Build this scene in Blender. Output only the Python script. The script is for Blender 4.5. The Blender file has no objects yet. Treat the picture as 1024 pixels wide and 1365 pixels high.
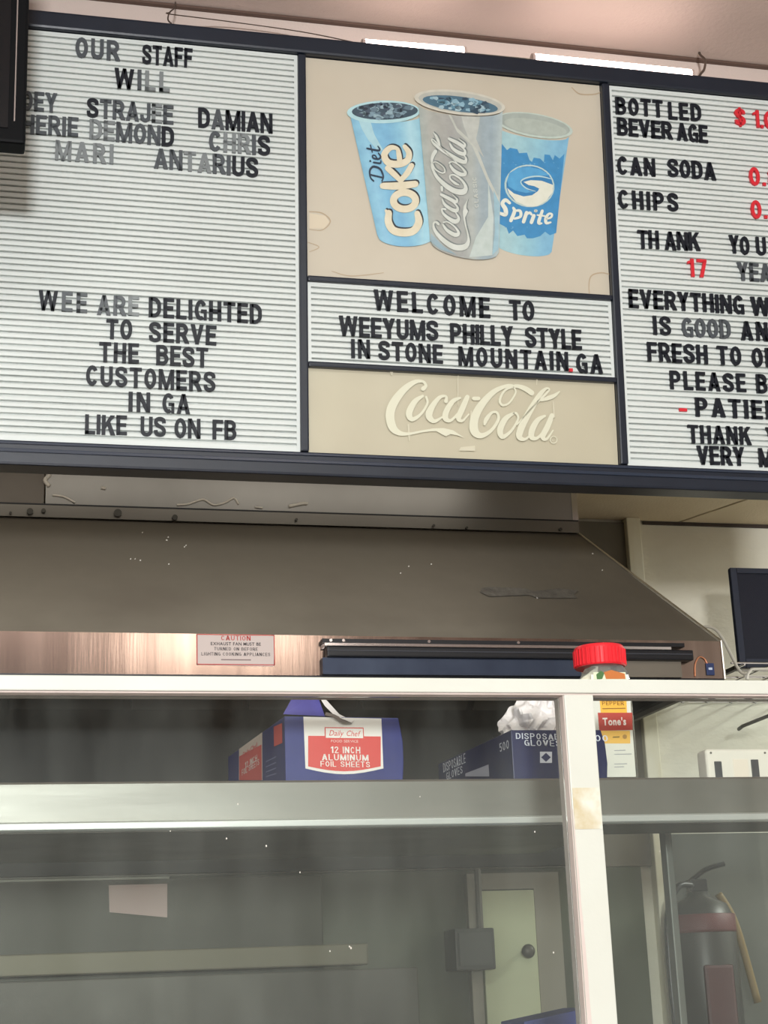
import bpy, bmesh, math, random
from mathutils import Vector, Matrix, noise
random.seed(4)
# ---------------------------------------------------------------- camera
F = 2200.0; EYE = 1.35
YAW, PITCH, ROLL = [math.radians(a) for a in (-14.294, 16.454, -2.310)]
ROT = Matrix.Rotation(YAW, 3, 'Z') @ Matrix.Rotation(math.pi/2 + PITCH, 3, 'X') @ Matrix.Rotation(ROLL, 3, 'Z')
sc = bpy.context.scene
cd = bpy.data.cameras.new('camera'); cam = bpy.data.objects.new('camera', cd)
sc.collection.objects.link(cam); sc.camera = cam
cam.location = (0, 0, EYE); cam.rotation_euler = ROT.to_euler()
cd.sensor_fit = 'VERTICAL'; cd.sensor_height = 36.0; cd.lens = 36.0*F/1365.0
cd.clip_start = .05; cd.clip_end = 60
# ---------------------------------------------------------------- world + lights + exposure
w = bpy.data.worlds.new('world'); sc.world = w; w.use_nodes = True
w.node_tree.nodes['Background'].inputs[0].default_value = (.8, .85, 1, 1)
w.node_tree.nodes['Background'].inputs[1].default_value = .05
def area(name, loc, target, sx, sy, power, col):
    l = bpy.data.lights.new(name, 'AREA'); l.shape = 'RECTANGLE'; l.size = sx; l.size_y = sy
    l.energy = power; l.color = col
    o = bpy.data.objects.new(name, l); sc.collection.objects.link(o); o.location = loc
    o.rotation_euler = (Vector(target) - Vector(loc)).to_track_quat('-Z', 'Y').to_euler()
    return o
area('window_light', (-.36, -3.7, 1.72), (1.6, 4.6, 2.3), 0.5, .4, 430, (.97, .98, 1))
area('shopfront_light', (-1.55, -3.75, 1.9), (.3, 4, 2.4), 2.6, 1.9, 55, (.93, .97, 1))
area('ceiling_lamp', (1.6, -3.1, 3.78), (1.6, -3.1, 0), 1.25, 1.2, 66, (1, .86, .75))
area('ceiling_lamp', (.6, .3, 3.78), (.6, .3, 0), 2.2, .6, 70, (.92, 1, .95))
area('unseen_kitchen_lamp', (3.9, 4.35, 2.88), (3.9, 4.35, 0), .5, .9, 70, (.96, 1, .95))
area('unseen_kitchen_lamp', (.2, 4.12, 2.9), (.2, 4.12, 0), 2.6, .25, 5, (1, .95, .86))  # added lamp, hidden behind the board, to brighten the hood
sc.view_settings.view_transform = 'Standard'; sc.view_settings.look = 'None'
sc.view_settings.exposure = -0.20; sc.view_settings.gamma = 1; sc.view_settings.use_curve_mapping = False

# ---------------------------------------------------------------- helpers
def ray(px, py): return ROT @ Vector(((px-512)/F, -(py-682.5)/F, -1))
def P(px, py, Y):
    r = ray(px, py); return Vector((0, 0, EYE)) + r*(Y/r.y)
def lin(c): return tuple(((x/255+.055)/1.055)**2.4 if x/255 > .04045 else x/255/12.92 for x in c)
def col4(c): return (*lin(c), 1)
MATS = {}
def mat(name, c, rough=.6, metal=0, c2=None, nscale=6, namt=.5, bump=0, bscale=60, stretch=(1, 1, 1), rough2=None, alpha=None, spec=.5, coat=0, trans=0, ior=1.45):
    if name in MATS: return MATS[name]
    m = bpy.data.materials.new(name); m.use_nodes = True; nt = m.node_tree; N = nt.nodes; L = nt.links
    b = N['Principled BSDF']
    b.inputs['Base Color'].default_value = col4(c); b.inputs['Roughness'].default_value = rough; b.inputs['Metallic'].default_value = metal
    b.inputs['Specular IOR Level'].default_value = spec; b.inputs['Coat Weight'].default_value = coat
    b.inputs['Transmission Weight'].default_value = trans; b.inputs['IOR'].default_value = ior
    tc = N.new('ShaderNodeTexCoord'); mp = N.new('ShaderNodeMapping'); mp.inputs['Scale'].default_value = stretch
    L.new(tc.outputs['Object'], mp.inputs[0])
    if c2:
        n = N.new('ShaderNodeTexNoise'); n.inputs['Scale'].default_value = nscale; n.inputs['Detail'].default_value = 6
        L.new(mp.outputs[0], n.inputs['Vector'])
        r = N.new('ShaderNodeValToRGB'); r.color_ramp.elements[0].position = .5-namt/2; r.color_ramp.elements[1].position = .5+namt/2
        r.color_ramp.elements[0].color = col4(c); r.color_ramp.elements[1].color = col4(c2)
        L.new(n.outputs['Fac'], r.inputs[0]); L.new(r.outputs[0], b.inputs['Base Color'])
        if rough2 is not None:
            mr = N.new('ShaderNodeMapRange'); mr.inputs['To Min'].default_value = rough; mr.inputs['To Max'].default_value = rough2
            mr.inputs['From Min'].default_value = .35; mr.inputs['From Max'].default_value = .65
            L.new(n.outputs['Fac'], mr.inputs['Value']); L.new(mr.outputs[0], b.inputs['Roughness'])
    if bump:
        n2 = N.new('ShaderNodeTexNoise'); n2.inputs['Scale'].default_value = bscale; n2.inputs['Detail'].default_value = 4
        L.new(mp.outputs[0], n2.inputs['Vector'])
        bp_ = N.new('ShaderNodeBump'); bp_.inputs['Strength'].default_value = bump; bp_.inputs['Distance'].default_value = .01
        L.new(n2.outputs['Fac'], bp_.inputs['Height']); L.new(bp_.outputs[0], b.inputs['Normal'])
    MATS[name] = m; return m
def ink(c):   # printed ink / paint in one colour
    return mat('ink_%d_%d_%d' % c, c, .55)
def emis(name, c, s):
    m = bpy.data.materials.new(name); m.use_nodes = True; N = m.node_tree.nodes
    b = N['Principled BSDF']; b.inputs['Base Color'].default_value = col4(c)
    b.inputs['Emission Color'].default_value = col4(c); b.inputs['Emission Strength'].default_value = s
    return m
def print_mat(name, rough=.35, stain=False):
    m = bpy.data.materials.new(name); m.use_nodes = True; nt = m.node_tree; N = nt.nodes; L = nt.links
    b = N['Principled BSDF']; b.inputs['Roughness'].default_value = rough
    a = N.new('ShaderNodeVertexColor'); a.layer_name = 'Col'
    n = N.new('ShaderNodeTexNoise'); n.inputs['Scale'].default_value = 45; n.inputs['Detail'].default_value = 5
    mx = N.new('ShaderNodeMixRGB'); mx.blend_type = 'OVERLAY'; mx.inputs[0].default_value = .22
    tc = N.new('ShaderNodeTexCoord'); L.new(tc.outputs['Object'], n.inputs['Vector'])
    L.new(a.outputs[0], mx.inputs[1]); L.new(n.outputs['Fac'], mx.inputs[2]); L.new(mx.outputs[0], b.inputs['Base Color'])
    return m

class MB:
    """collects shapes and links them as one mesh object"""
    def __init__(s): s.v = []; s.f = []; s.c = []
    def add(s, vs, fs, c=None):
        o = len(s.v); s.v += [tuple(v) for v in vs]; s.f += [tuple(i+o for i in f) for f in fs]
        s.c += [c]*len(vs) if not isinstance(c, list) else c
        return s
    def box(s, a, b, c=None):
        x0, y0, z0 = a; x1, y1, z1 = b
        return s.add([(x0,y0,z0),(x1,y0,z0),(x1,y1,z0),(x0,y1,z0),(x0,y0,z1),(x1,y0,z1),(x1,y1,z1),(x0,y1,z1)],
            [(0,3,2,1),(4,5,6,7),(0,1,5,4),(1,2,6,5),(2,3,7,6),(3,0,4,7)], c)
    def hexa(s, p):   # 8 corners ordered like box
        return s.add(p, [(0,3,2,1),(4,5,6,7),(0,1,5,4),(1,2,6,5),(2,3,7,6),(3,0,4,7)])
    def prism(s, prof, x0, x1):   # profile of (y,z) counter-clockwise seen from +x, run along x
        n = len(prof)
        vs = [(x0, y, z) for y, z in prof] + [(x1, y, z) for y, z in prof]
        fs = [(i, (i+1) % n, n+(i+1) % n, n+i) for i in range(n)] + [tuple(range(n-1, -1, -1)), tuple(range(n, 2*n))]
        return s.add(vs, fs)
    def lathe(s, prof, c, seg=24, sx=1, sy=1, power=2):
        # power > 2 gives a rounded square section
        vs = []; n = len(prof)
        for r, z in prof:
            for i in range(seg):
                a = 2*math.pi*i/seg; ca, sa = math.cos(a), math.sin(a)
                k = (abs(ca)**power+abs(sa)**power)**(-1/power)
                vs.append((c[0]+r*k*ca*sx, c[1]+r*k*sa*sy, c[2]+z))
        fs = [(j*seg+i, j*seg+(i+1) % seg, (j+1)*seg+(i+1) % seg, (j+1)*seg+i) for j in range(n-1) for i in range(seg)]
        fs += [tuple(range(seg-1, -1, -1)), tuple((n-1)*seg+i for i in range(seg))]
        return s.add(vs, fs)
    def tube(s, pts, r, seg=8, smooth=6):
        pts = [Vector(p) for p in pts]
        if smooth and len(pts) > 2: pts = catmull(pts, smooth)
        vs = []; prev = None
        for i, p in enumerate(pts):
            t = (pts[min(i+1, len(pts)-1)]-pts[max(i-1, 0)]).normalized()
            if prev is None: prev = t.orthogonal().normalized()
            u = (prev-t*prev.dot(t)).normalized(); prev = u; q = t.cross(u)
            for k in range(seg):
                a = 2*math.pi*k/seg; vs.append(p+(u*math.cos(a)+q*math.sin(a))*r)
        n = len(pts)
        fs = [(j*seg+i, j*seg+(i+1) % seg, (j+1)*seg+(i+1) % seg, (j+1)*seg+i) for j in range(n-1) for i in range(seg)]
        fs += [tuple(range(seg-1, -1, -1)), tuple((n-1)*seg+i for i in range(seg))]
        return s.add(vs, fs)
    def build(s, name, m, parent=None, bevel=0, smooth=False, seg=2):
        me = bpy.data.meshes.new(name); me.from_pydata(s.v, [], s.f)
        bm = bmesh.new(); bm.from_mesh(me)
        if not any(s.c): bmesh.ops.recalc_face_normals(bm, faces=bm.faces)
        if bevel:
            es = [e for e in bm.edges if len(e.link_faces) == 2 and e.calc_face_angle(0) > .5]
            bmesh.ops.bevel(bm, geom=es, offset=bevel, segments=seg, affect='EDGES', profile=.6)
        bm.to_mesh(me); bm.free()
        if any(s.c) and not bevel:
            ca = me.color_attributes.new('Col', 'FLOAT_COLOR', 'POINT')
            for i, c in enumerate(s.c): ca.data[i].color = col4(c if c else (200, 200, 200))
        if smooth:
            for p in me.polygons: p.use_smooth = True
        me.materials.append(m)
        o = bpy.data.objects.new(name, me); sc.collection.objects.link(o)
        if parent: o.parent = parent
        return o
def catmull(p, k=6, closed=False):
    o = []; n = len(p)
    for i in range(n if closed else n-1):
        if closed: a, b, c, d = p[(i-1) % n], p[i], p[(i+1) % n], p[(i+2) % n]
        else: a, b, c, d = p[max(i-1, 0)], p[i], p[i+1], p[min(i+2, n-1)]
        for j in range(k):
            t = j/k
            o.append(.5*((2*b)+(c-a)*t+(2*a-5*b+4*c-d)*t*t+(3*b-a-3*c+d)*t*t*t))
    if not closed: o.append(p[-1])
    return o
def tag(o, label=None, cat=None, group=None, kind=None):
    if label: o['label'] = label
    if cat: o['category'] = cat
    if group: o['group'] = group
    if kind: o['kind'] = kind
    return o
def thing(name, label, cat, loc=(0, 0, 0), group=None):
    o = bpy.data.objects.new(name, None); sc.collection.objects.link(o); o.location = loc; o.empty_display_size = .05
    return tag(o, label, cat, group)
class Off(MB):   # mesh in world coordinates under an Empty that stands elsewhere
    pass
def wbuild(mb, name, m, parent, **k):
    o = mb.build(name, m, None, **k)
    if parent:
        par = parent; off = Vector((0, 0, 0))
        while par: off += par.location; par = par.parent
        for v in o.data.vertices: v.co -= off
        o.parent = parent
    return o
# ---- lettering
GLYPH = {}
def glyph(ch, bold=.02, depth=.02):
    k = (ch, bold, depth)
    if k in GLYPH: return GLYPH[k]
    cu = bpy.data.curves.new('glyph', 'FONT'); cu.body = ch; cu.size = 1; cu.offset = bold; cu.extrude = depth/2; cu.resolution_u = 3
    ob = bpy.data.objects.new('glyph', cu); sc.collection.objects.link(ob)
    dg = bpy.context.evaluated_depsgraph_get(); dg.update()
    me = bpy.data.meshes.new_from_object(ob.evaluated_get(dg)); bpy.data.objects.remove(ob)
    vs = [(v.co.x, v.co.y, v.co.z) for v in me.vertices]; fs = [tuple(p.vertices) for p in me.polygons]
    bpy.data.meshes.remove(me)
    GLYPH[k] = (vs, fs); return GLYPH[k]
hv = glyph('H')[0]; HB = min(v[1] for v in hv); CAP = max(v[1] for v in hv)-HB
def gdims(ch, bold=.02):
    vs = glyph(ch, bold)[0]; return min(v[0] for v in vs), max(v[0] for v in vs)
def layout(text, width, gap=.12, bold=.02, cond=.8):
    """letter offsets in units of cap height; the run is fitted to width (cap heights)"""
    ws = []
    for ch in text:
        if ch == ' ': ws.append((.35, 0)); continue
        a, b = gdims(ch, bold); ws.append(((b-a)/CAP*cond, a))
    tot = sum(x[0] for x in ws); n = max(len(ws)-1, 1)
    if width is None: g = gap
    else: g = (width-tot)/n
    o = []; x = 0
    for (wd, a) in ws: o.append(x); x += wd+g
    return o, x-g
def flat_text(mb, text, org, xd, ud, h, width=None, bold=.02, cond=.8, c=None, lift=.0006, slant=0):
    """adds printed text to mb: org = lower left, xd / ud = unit directions, h = cap height"""
    org, xd, ud = Vector(org), Vector(xd).normalized(), Vector(ud).normalized(); nd = xd.cross(ud)
    if bold > 0 and all(ch in 'ABCDEFGHIJKLMNOPRSTUVWY12570. ' for ch in text):
        th = .13
        ws = [block(ch, th, th*.85)[1] if ch != ' ' else .3 for ch in text]; g = .14; tot = sum(ws)+g*(len(ws)-1); k = width/h/tot if width else .85; x = 0
        for ch, w_ in zip(text, ws):
            if ch != ' ':
                for q in block(ch, th, th*.85)[0]:
                    if sum(q[i][0]*q[(i+1) % len(q)][1]-q[(i+1) % len(q)][0]*q[i][1] for i in range(len(q))) < 0: q = q[::-1]
                    mb.add([org+xd*((x+p[0])*k*h)+ud*(p[1]*h)+nd*lift for p in q], [tuple(range(len(q)))], c)
            x += w_+g
        return
    if width:
        nat = layout(text, None, .10, bold, cond)[1]*h; cond = cond*width/nat
        offs, _ = layout(text, width/h, bold=bold, cond=cond)
    else: offs, _ = layout(text, None, .10, bold, cond)
    for ch, x0 in zip(text, offs):
        if ch == ' ': continue
        vs, fs = glyph(ch, bold); a = gdims(ch, bold)[0]
        pts = []
        for v in vs:
            gx = (v[0]-a)/CAP*cond+x0; gy = (v[1]-HB)/CAP
            pts.append(org+xd*(gx+slant*gy)*h+ud*gy*h+nd*(lift if v[2] > 0 else 0))
        mb.add(pts, fs, c)
RC = 0
def ribbon(mb, pts, fn, c=None, k=6, closed=False, ws=1.0):
    """calligraphic stroke in 2D: (x, y, width) control points; fn maps (x, y) to 3D"""
    q = catmull([Vector(p) for p in pts], k, closed)
    n = len(q); L = []; R = []
    for i, p in enumerate(q):
        a = q[(i-1) % n] if closed else q[max(i-1, 0)]; b = q[(i+1) % n] if closed else q[min(i+1, n-1)]
        t = Vector((b.x-a.x, b.y-a.y)); t = t.normalized() if t.length > 1e-6 else Vector((1, 0))
        nn = Vector((-t.y, t.x))*max(p.z, 1)*ws/2
        L.append((p.x+nn.x, p.y+nn.y)); R.append((p.x-nn.x, p.y-nn.y))
    global RC; RC = (RC+1) % 14; dd = RC*.000014
    def fo(x, y, e=0): v = list(fn(x, y)); v[1] -= dd+e; return v
    vs = [fo(*a) for a in L]+[fo(*a) for a in R]
    fs = [(i, (i+1) % n, n+(i+1) % n, n+i) for i in range(n if closed else n-1)]
    mb.add(vs, fs, c)
    if not closed:
        for p in (q[0], q[-1]):
            r = max(p.z, 1)*ws/2
            mb.add([fo(p.x+r*math.cos(a*math.pi/4), p.y+r*math.sin(a*math.pi/4), .000007) for a in range(8)], [tuple(range(8))], c)
def poly(mb, pts, fn, c):
    mb.add([fn(*p) for p in pts], [tuple(range(len(pts)))], c)
def ellipse(mb, cx, cy, rx, ry, rot, fn, c, n=28, r_in=0):
    ca, sa = math.cos(rot), math.sin(rot)
    def pt(a, k): x = rx*k*math.cos(a); y = ry*k*math.sin(a); return fn(cx+x*ca-y*sa, cy+x*sa+y*ca)
    A = [2*math.pi*i/n for i in range(n)]
    if r_in:
        mb.add([pt(a, 1) for a in A]+[pt(a, r_in) for a in A], [(i, (i+1) % n, n+(i+1) % n, n+i) for i in range(n)], c)
    else: mb.add([pt(a, 1) for a in A], [tuple(range(n))], c)

# ---------------------------------------------------------------- materials
M_soffit = mat('painted_soffit', (214,198,188), .8, c2=(202,186,176), nscale=2.5, bump=.15, bscale=120)
M_ceil = mat('painted_ceiling', (210,192,182), .85, c2=(198,182,172), nscale=2, bump=.15, bscale=90)
M_kceil = mat('kitchen_ceiling_tile', (206,194,168), .85, c2=(188,172,142), nscale=3, bump=.2, bscale=120)
M_wall = mat('greasy_white_wall', (214,212,198), .55, c2=(200,194,176), nscale=2.2, bump=.5, bscale=14, stretch=(1, 1, 1.8))
M_plain = mat('dining_wall', (200,196,188), .8)
M_floor = mat('floor_tile', (120,96,82), .5, c2=(104,84,72))
M_frame = mat('blue_black_frame', (21,27,38), .36, c2=(27,34,46), nscale=9, bump=.03)
M_board = mat('white_letterboard', (214,220,216), .38, c2=(205,211,207), nscale=3, namt=.4)
M_poster = mat('beige_print', (196,188,170), .38, c2=(188,179,160), nscale=3, namt=.4)
M_brand = mat('beige_brand_panel', (190,184,160), .3, c2=(182,175,152), nscale=5, namt=.5, bump=.05, bscale=12)
M_steel = mat('brushed_steel', (148,146,140), .34, .85, c2=(130,127,121), nscale=5, rough2=.44, bump=.02, bscale=40, stretch=(.25, 1, 3))
M_hood = mat('greasy_hood_steel', (127,121,109), .46, .6, c2=(111,104,93), nscale=3.5, rough2=.56, bump=.02, bscale=60)
M_strip = mat('polished_strip', (164,148,138), .15, 1, c2=(130,116,108), nscale=4, bump=.015, bscale=30, stretch=(4, 1, .2))
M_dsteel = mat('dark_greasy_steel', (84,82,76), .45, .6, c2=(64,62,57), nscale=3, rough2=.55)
M_chrome = mat('chrome_trim', (220,220,222), .12, 1)
M_black = mat('black_plastic', (20,21,25), .35)
M_blueblack = mat('blue_dark_panel', (52,60,78), .3, .6, c2=(70,80,98), nscale=8)
M_cream = mat('cream_paint', (199,201,191), .45, c2=(193,194,183), nscale=5, bump=.06, bscale=40)
M_side = mat('worn_primer_paint', (205,192,184), .6, c2=(190,176,168), nscale=14)
M_wire = mat('old_wire', (92,80,70), .5, .5)
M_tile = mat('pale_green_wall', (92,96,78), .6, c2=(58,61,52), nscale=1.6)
M_door = mat('pale_door', (176,180,150), .5, c2=(156,160,132), nscale=3)

# ---------------------------------------------------------------- structure
def struct(mb, name, m, parent=None, bevel=0, label=None):
    o = mb.build(name, m, parent, bevel=bevel)
    if not parent: o['kind'] = 'structure'
    if label: o['label'] = label
    return o
CZ = 3.85; KZ = 2.93; WY = 5.2
struct(MB().box((-3, -4, -.1), (4.6, 5.3, 0)), 'floor', M_floor)
struct(MB().box((-3, -4, CZ), (4.6, 3.75, CZ+.1)), 'ceiling', M_ceil)
struct(MB().box((-3, 3.75, KZ), (4.6, 3.85, CZ+.1)), 'wall_soffit', M_soffit)
struct(MB().box((-3, 3.735, CZ-.007), (4.6, 3.75, CZ-.0005)), 'trim_1', ink((96,76,66)))
struct(MB().box((-3, WY, 0), (4.6, 5.3, 3.1)), 'wall_back', M_wall)
struct(MB().box((-3.1, -4, 0), (-3, 5.3, 3.95)), 'wall_left', M_plain)
struct(MB().box((4.6, -4, 0), (4.7, 5.3, 3.95)), 'wall_right', M_plain)
struct(MB().box((-3, -4.1, 0), (4.6, -4, 3.95)), 'wall_front', mat('brown_front_wall', (92,84,76), .8))
# kitchen ceiling in panels with an open seam
kc = tag(thing('ceiling', None, None), kind='structure')
a = P(905, 697, WY); sd = Vector((.158, -.38))
x0s = a.x; x1s = a.x+sd.x/sd.y*(-1.35)*1.0
x1s = a.x + sd.x*(1.35/.38)
g = .0065
def tilepoly(pts, z0=KZ, z1=KZ+.03):
    n = len(pts); b = MB(); b.add([(x, y, z0) for x, y in pts]+[(x, y, z1) for x, y in pts],
        [tuple(range(n-1, -1, -1)), tuple(range(n, 2*n))]+[(i, (i+1) % n, n+(i+1) % n, n+i) for i in range(n)])
    return b
tilepoly([(-3, 3.85), (x1s-g, 3.85), (x0s-g, WY-.008), (-3, WY-.008)]).build('ceiling_panel', M_kceil, kc, bevel=.002)
tilepoly([(x1s+g, 3.85), (4.6, 3.85), (4.6, WY-.008), (x0s+g, WY-.008)]).build('ceiling_panel', M_kceil, kc, bevel=.002)
MB().box((-3, 3.85, KZ+.03), (4.6, 5.3, KZ+.05)).build('ceiling_backing', ink((70,56,44)), kc)
struct(MB().box((P(835, 697, WY).x+.06, WY-.008, KZ-.012), (4.6, WY-.0005, KZ)), 'trim_3', ink((58,48,42)))
# wall joint trim, steel wall sheet and painted post on the back wall
tx = P(832, 700, WY-.02).x
struct(MB().box((tx, WY-.045, 0), (tx+.052, WY, KZ)), 'trim_2', mat('yellowed_trim', (222,220,204), .5, c2=(204,196,166), nscale=4, stretch=(4, 4, 1)), bevel=.004)
struct(MB().box((-3, WY-.02, 1.74), (tx, WY, KZ-.012)), 'wall_sheet', mat('greasy_wall_sheet', (120,116,104), .5, .4, c2=(98,94,84), nscale=3), label='dark greasy steel sheet covering the wall behind the hood')
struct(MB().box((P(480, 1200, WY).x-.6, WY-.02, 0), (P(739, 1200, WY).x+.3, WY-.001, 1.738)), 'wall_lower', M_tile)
struct(MB().box((tx+.053, WY-.03, 0), (4.6, WY-.001, P(950, 1112, WY).z)), 'wall_lower', mat('dim_lower_wall', (92,94,87), .6, c2=(62,64,60), nscale=2))  # lower sheet with the kitchen's dimness put into its colour
# pale door low on the back wall
dl, dr_, dtz = P(640, 1200, WY-.05).x, P(711, 1200, WY-.05).x, P(680, 1187, WY-.05).z
door = tag(thing('door', None, None, (0, 0, 0)), kind='structure'); door.name = 'door_1'
MB().box((dl, WY-.06, 0), (dr_, WY-.02, dtz)).build('door_slab', M_door, door, bevel=.003)
b = MB(); b.box((dl-.04, WY-.05, 0), (dl-.004, WY-.02, dtz+.055)); b.box((dr_+.004, WY-.05, 0), (dr_+.09, WY-.02, dtz+.055)); b.box((dl-.004, WY-.05, dtz+.004), (dr_+.004, WY-.02, dtz+.055))
b.build('door_frame', mat('door_frame_paint', (128,124,112), .5), door)
kp = P(703, 1268, WY-.09)
MB().lathe([(.006, -.03), (.008, -.01), (.019, 0), (.022, .012), (.014, .024)], (0, 0, 0), 14).build('door_knob', M_dsteel, door, smooth=True)
kn = [o for o in door.children if o.name.startswith('door_knob')][0]; kn.location = (kp.x, WY-.09, kp.z); kn.rotation_euler = (math.pi/2, 0, 0)

# ---------------------------------------------------------------- menu board
B_ANG = [math.radians(a) for a in (-.498, 4.353, .195)]
BR = Matrix.Rotation(B_ANG[0], 3, 'Z') @ Matrix.Rotation(B_ANG[1], 3, 'X') @ Matrix.Rotation(B_ANG[2], 3, 'Y')
BO = Vector((.7285, 3.45, 3.5486)); BN = BR @ Vector((0, 1, 0)); BI = BR.transposed()
def bp(px, py):   # a point of the board's face seen at this place, in board coordinates
    r = ray(px, py); o = Vector((0, 0, EYE)); t = (BO-o).dot(BN)/r.dot(BN)
    q = BI @ (o+r*t-BO); return q.x, q.z
board = thing('menu_board', 'wide blue-black framed menu board of letter panels and soft drink posters hanging over the counter', 'menu board', BO)
board.rotation_euler = BR.to_euler()
UL, UR, V0, V1 = -.85, 1.32, 0.0, -.99
uA, uC, uD = -.0205, .757, .779
frm = [  # name, (x0,x1,z0,z1)
 ('frame_bar', UL-.03, UR+.03, V0+.002, V0+.046), ('frame_bar', UL-.03, UR+.03, V1-.058, V1-.002),
 ('frame_bar', UL-.03, UL, V1-.002, V0+.002), ('frame_bar', UR, UR+.03, V1-.002, V0+.002)]
for nme, x0, x1, z0, z1 in frm:
    b = MB(); b.box((x0, -.016, z0), (x1, .07, z1)); b.build(nme, M_frame, board, bevel=.006)
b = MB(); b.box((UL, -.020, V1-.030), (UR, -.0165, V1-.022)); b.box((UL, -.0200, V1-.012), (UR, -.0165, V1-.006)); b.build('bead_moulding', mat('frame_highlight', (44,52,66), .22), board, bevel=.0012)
for x0, x1, z0, z1 in [(uA, -.001, V1, V0), (uC+.001, uD-.001, V1, V0), (-.001, uC+.001, -.5765, -.5635), (-.001, uC+.001, -.7865, -.7735)]:
    MB().box((x0, -.013, z0), (x1, .03, z1)).build('divider_bar', M_frame, board, bevel=.004)
MB().box((UL-.01, .03, V1-.02), (UR+.01, .06, V0+.02)).build('back_panel', ink((60,62,66)), board)
# ribbed letter panels: real grooves
def ribbed(name, x0, x1, z0, z1, pitch=.01455):
    prof = []; z = z1
    prof = [(.0, z1)]
    zz = z1
    while zz-pitch > z0:
        prof += [(.0, zz-.0005), (-.0012, zz-.003), (-.0012, zz-pitch+.0052), (.0, zz-pitch+.0043), (.006, zz-pitch+.0042), (.006, zz-pitch+.0001), (0, zz-pitch)]
        zz -= pitch
    prof += [(0, z0)]
    b = MB(); n = len(prof)
    b.add([(x0, y, z) for y, z in prof]+[(x1, y, z) for y, z in prof], [(i, i+1, n+i+1, n+i) for i in range(n-1)])
    b.box((x0, .006, z0), (x1, .012, z1))
    # thin clear border lip
    for (a0, a1, c0, c1) in [(x0, x0+.008, z0, z1), (x1-.008, x1, z0, z1), (x0+.008, x1-.008, z0, z0+.006), (x0+.008, x1-.008, z1-.006, z1)]:
        b.box((a0, -.0022, c0), (a1, .003, c1))
    return b.build(name, M_board, board)
P_left = ribbed('letter_panel', UL, uA, V1, V0)
P_mid = ribbed('letter_panel', 0, uC, -.773, -.577)
P_right = ribbed('letter_panel', uD, UR, V1, V0)
TONE = {0: mat('black_letter', (18,21,28), .4, spec=.3, c2=(30,34,42), nscale=30),
        1: mat('glare_grey_letter', (84,90,94), .32, c2=(56,61,66), nscale=40),  # grey and silvery tones: glare on the letters put into their colour
        2: mat('glare_silver_letter', (140,146,146), .3, c2=(96,102,104), nscale=45),
        3: mat('red_letter', (205,40,52), .35)}
LM = {}
def seg_ribbon(pts, t, closed=False):
    pts = [Vector(p) for p in pts]; n = len(pts); L = []; R = []
    for i in range(n):
        a = pts[(i-1) % n] if (closed or i) else None; b = pts[(i+1) % n] if (closed or i < n-1) else None
        d1 = (pts[i]-a).normalized() if a is not None else None; d2 = (b-pts[i]).normalized() if b is not None else None
        if d1 is None: d1 = d2
        if d2 is None: d2 = d1
        n1 = Vector((-d1.y, d1.x)); m = (n1+Vector((-d2.y, d2.x))).normalized(); k = t/2/max(m.dot(n1), .45)
        L.append(pts[i]+m*k); R.append(pts[i]-m*k)
    return [[L[i], L[(i+1) % n], R[(i+1) % n], R[i]] for i in range(n if closed else n-1)]
def arc(cx, cy, rx, ry, a0, a1, k=8): return [(cx+rx*math.cos(math.radians(a0+(a1-a0)*i/k)), cy+ry*math.sin(math.radians(a0+(a1-a0)*i/k))) for i in range(k+1)]
def rc(x0, y0, x1, y1): return [(x0, y0), (x1, y0), (x1, y1), (x0, y1)]
def mir(q, w): return [(w-x, y) for x, y in q][::-1]
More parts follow.
